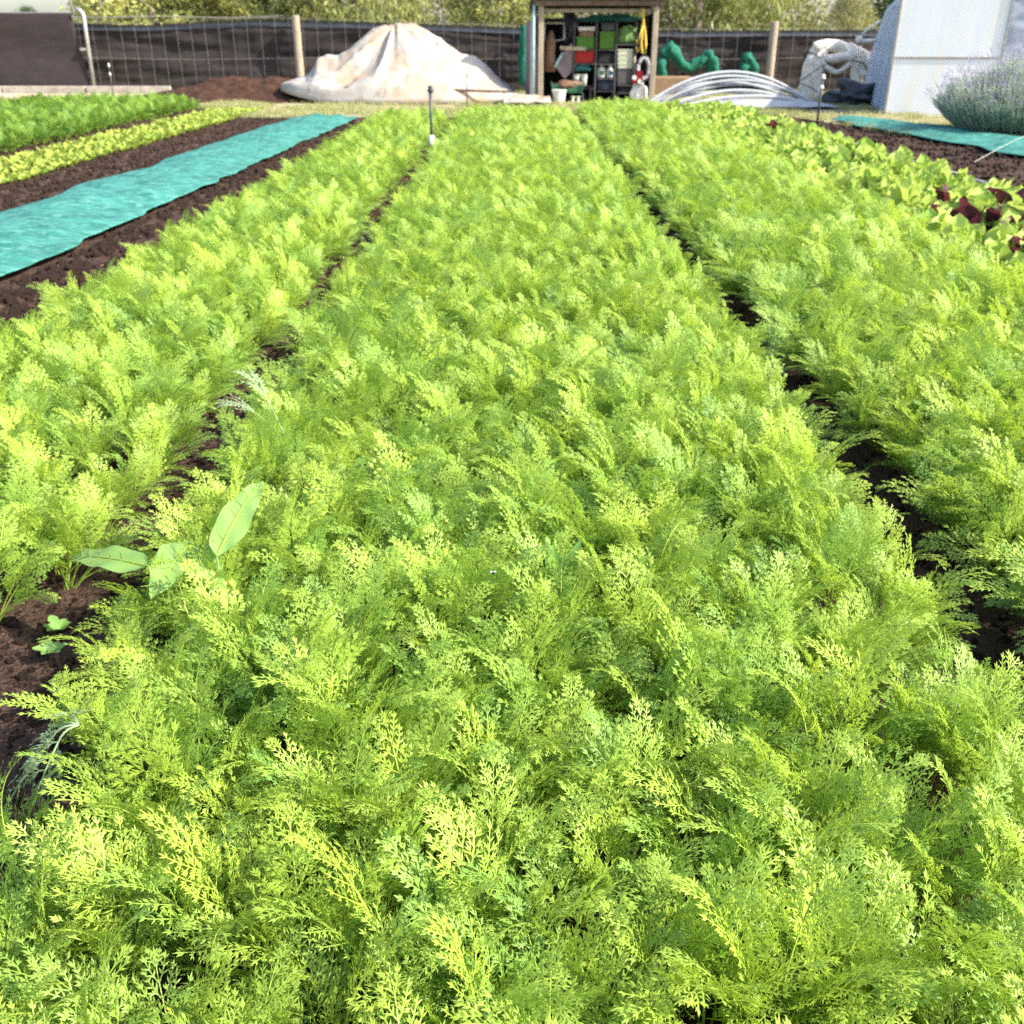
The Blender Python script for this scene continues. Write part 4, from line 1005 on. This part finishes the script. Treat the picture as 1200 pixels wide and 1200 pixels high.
# ------------------------------------------------------------------ trees
def tree_mesh(seed, h, w_, nclump, nleaf, lw, ll, droop=.2, low=.12):
    r = random.Random(seed); cr, tk = MB(), MB()
    pts = [Vector((0, 0, -.1))]
    for k in range(6): pts.append(Vector((r.uniform(-.12, .12) * k * .5, r.uniform(-.12, .12) * k * .5, h * .13 * (k + 1))))
    tk.tube(pts, [h * .028 * (1 - .13 * k) for k in range(7)], 9)
    for _ in range(nclump):
        z = h * (low + (1 - low) * r.random() ** .9); k = (z / h - low) / (1 - low)
        rad = w_ / 2 * math.sin(math.pi * min(1, (k * .80 + .18))) ** .6 * r.random() ** .4; a = r.uniform(0, 6.283)
        c = Vector((rad * math.cos(a), rad * math.sin(a), z)); cs = h * r.uniform(.05, .11)
        if r.random() < .22:
            base = pts[min(6, max(1, int(k * 6)))]; tk.tube([base, base.lerp(c, .55) + Vector((0, 0, .06 * h)), c], [h * .009, h * .005, h * .002], 5)
        tn = r.random()
        for _ in range(nleaf):
            d = Vector((r.gauss(0, 1), r.gauss(0, 1), r.gauss(0, .75))); d = d.normalized() * r.random() ** .6
            p = c + d * cs * 1.3; dd = (Vector((r.uniform(-1, 1), r.uniform(-1, 1), r.uniform(-1, .7) - droop))).normalized()
            cr.tint = min(1, max(0, tn + r.uniform(-.25, .25)))
            kite(cr, p, dd, dd.cross(Vector((r.uniform(-1, 1), r.uniform(-1, 1), r.uniform(-1, 1)))).normalized(), ll * r.uniform(.7, 1.3), lw)
    return cr, tk
kinds = {'wattle': (tree_mesh(1, 6.5, 6.2, 210, 70, .10, .20, .1, .04), 'tree_yellow'), 'willow': (tree_mesh(2, 7, 6, 220, 70, .07, .26, 1.2, .03), 'tree_mid'),
         'gum': (tree_mesh(3, 9.5, 7, 210, 60, .09, .24, .5, .10), 'tree_olive'), 'dark': (tree_mesh(4, 8.5, 6.5, 230, 70, .11, .20, .2, .05), 'tree_dark')}
proto = {}
for k, ((cr, tk), m) in kinds.items():
    o = empty(k + '_tree' if k != 'dark' else 'evergreen_tree', (0, 0, 0), 'x', 'tree'); cr.build('crown', M[m], o); tk.build('trunk', M['bark'], o, smooth=True); proto[k] = o
spots = [('gum', -41, 80, .34, 'sparse olive tree above the left end of the black screen'), ('dark', -33.0, 75, .36, 'dark green tree behind the black screen, left of the galvanised pole'),
         ('wattle', -16.6, 55, .8, 'small yellow-green tree just right of the galvanised pole'), ('wattle', -13.4, 41, .9, 'bright yellow-green tree behind the fence left of the brown evergreen gap'),
         ('dark', -11.6, 46, .95, 'dark evergreen tree behind the fence right of the bright yellow tree'), ('wattle', -9.4, 42, .85, 'yellow-olive tree directly behind the left wooden fence post'),
         ('willow', -6.2, 40, .9, 'drooping yellow tree behind the white tarpaulin heap'), ('gum', -4.4, 47, .8, 'olive gum tree behind the right slope of the white tarpaulin heap'),
         ('gum', -2.0, 60, .40, 'sparse tree with sky gaps just left of the tool shed'), ('wattle', -.2, 44, .7, 'small yellow-green tree half hidden by the tool shed'),
         ('willow', 6.6, 39, 1.0, 'drooping olive-yellow tree right of the tool shed'), ('gum', 9.3, 43, .85, 'olive-brown gum tree behind the right wooden fence post'),
         ('gum', 12.6, 41, .30, 'low brownish gum tree behind the cream netting'), ('dark', 17.8, 46, 1.0, 'dark tree rising beside the left edge of the greenhouse'),
         ('gum', 3.2, 56, .7, 'olive gum tree behind the roof of the tool shed'), ('willow', -20.0, 58, .9, 'distant yellowish tree at the far left above the screen')]
seen = set()
for k, x, y, s, l in spots:
    o = proto[k] if k not in seen else copytree(proto[k]); seen.add(k)
    o.location = (x, y, -.02); o.rotation_euler = (0, 0, rnd.uniform(0, 6.28)); o.scale = (s * rnd.uniform(.95, 1.15), s, s); tag(o, l, 'tree', 'trees beyond the fence')
# far wood
fw = MB(); fr = random.Random(5)
for _ in range(15000):
    a = fr.uniform(R(48), R(132)); d = fr.uniform(88, 108); x = d * math.cos(a); z = (1.6 + 1.4 * mn.noise(Vector((x * .12, d * .1, 0))) ) * fr.random() ** .7
    fw.tint = fr.random(); dd = Vector((fr.uniform(-1, 1), fr.uniform(-1, 1), fr.uniform(-1, 1))).normalized()
    kite(fw, Vector((x, d * math.sin(a), z)), dd, dd.cross(Vector((fr.uniform(-1, 1), fr.uniform(-1, 1), .3))).normalized(), 1.0, .7)
tag(fw.build('distant_woods', M['tree_olive']), 'faint belt of far woods behind the trees and fence', 'woods', kind='stuff')
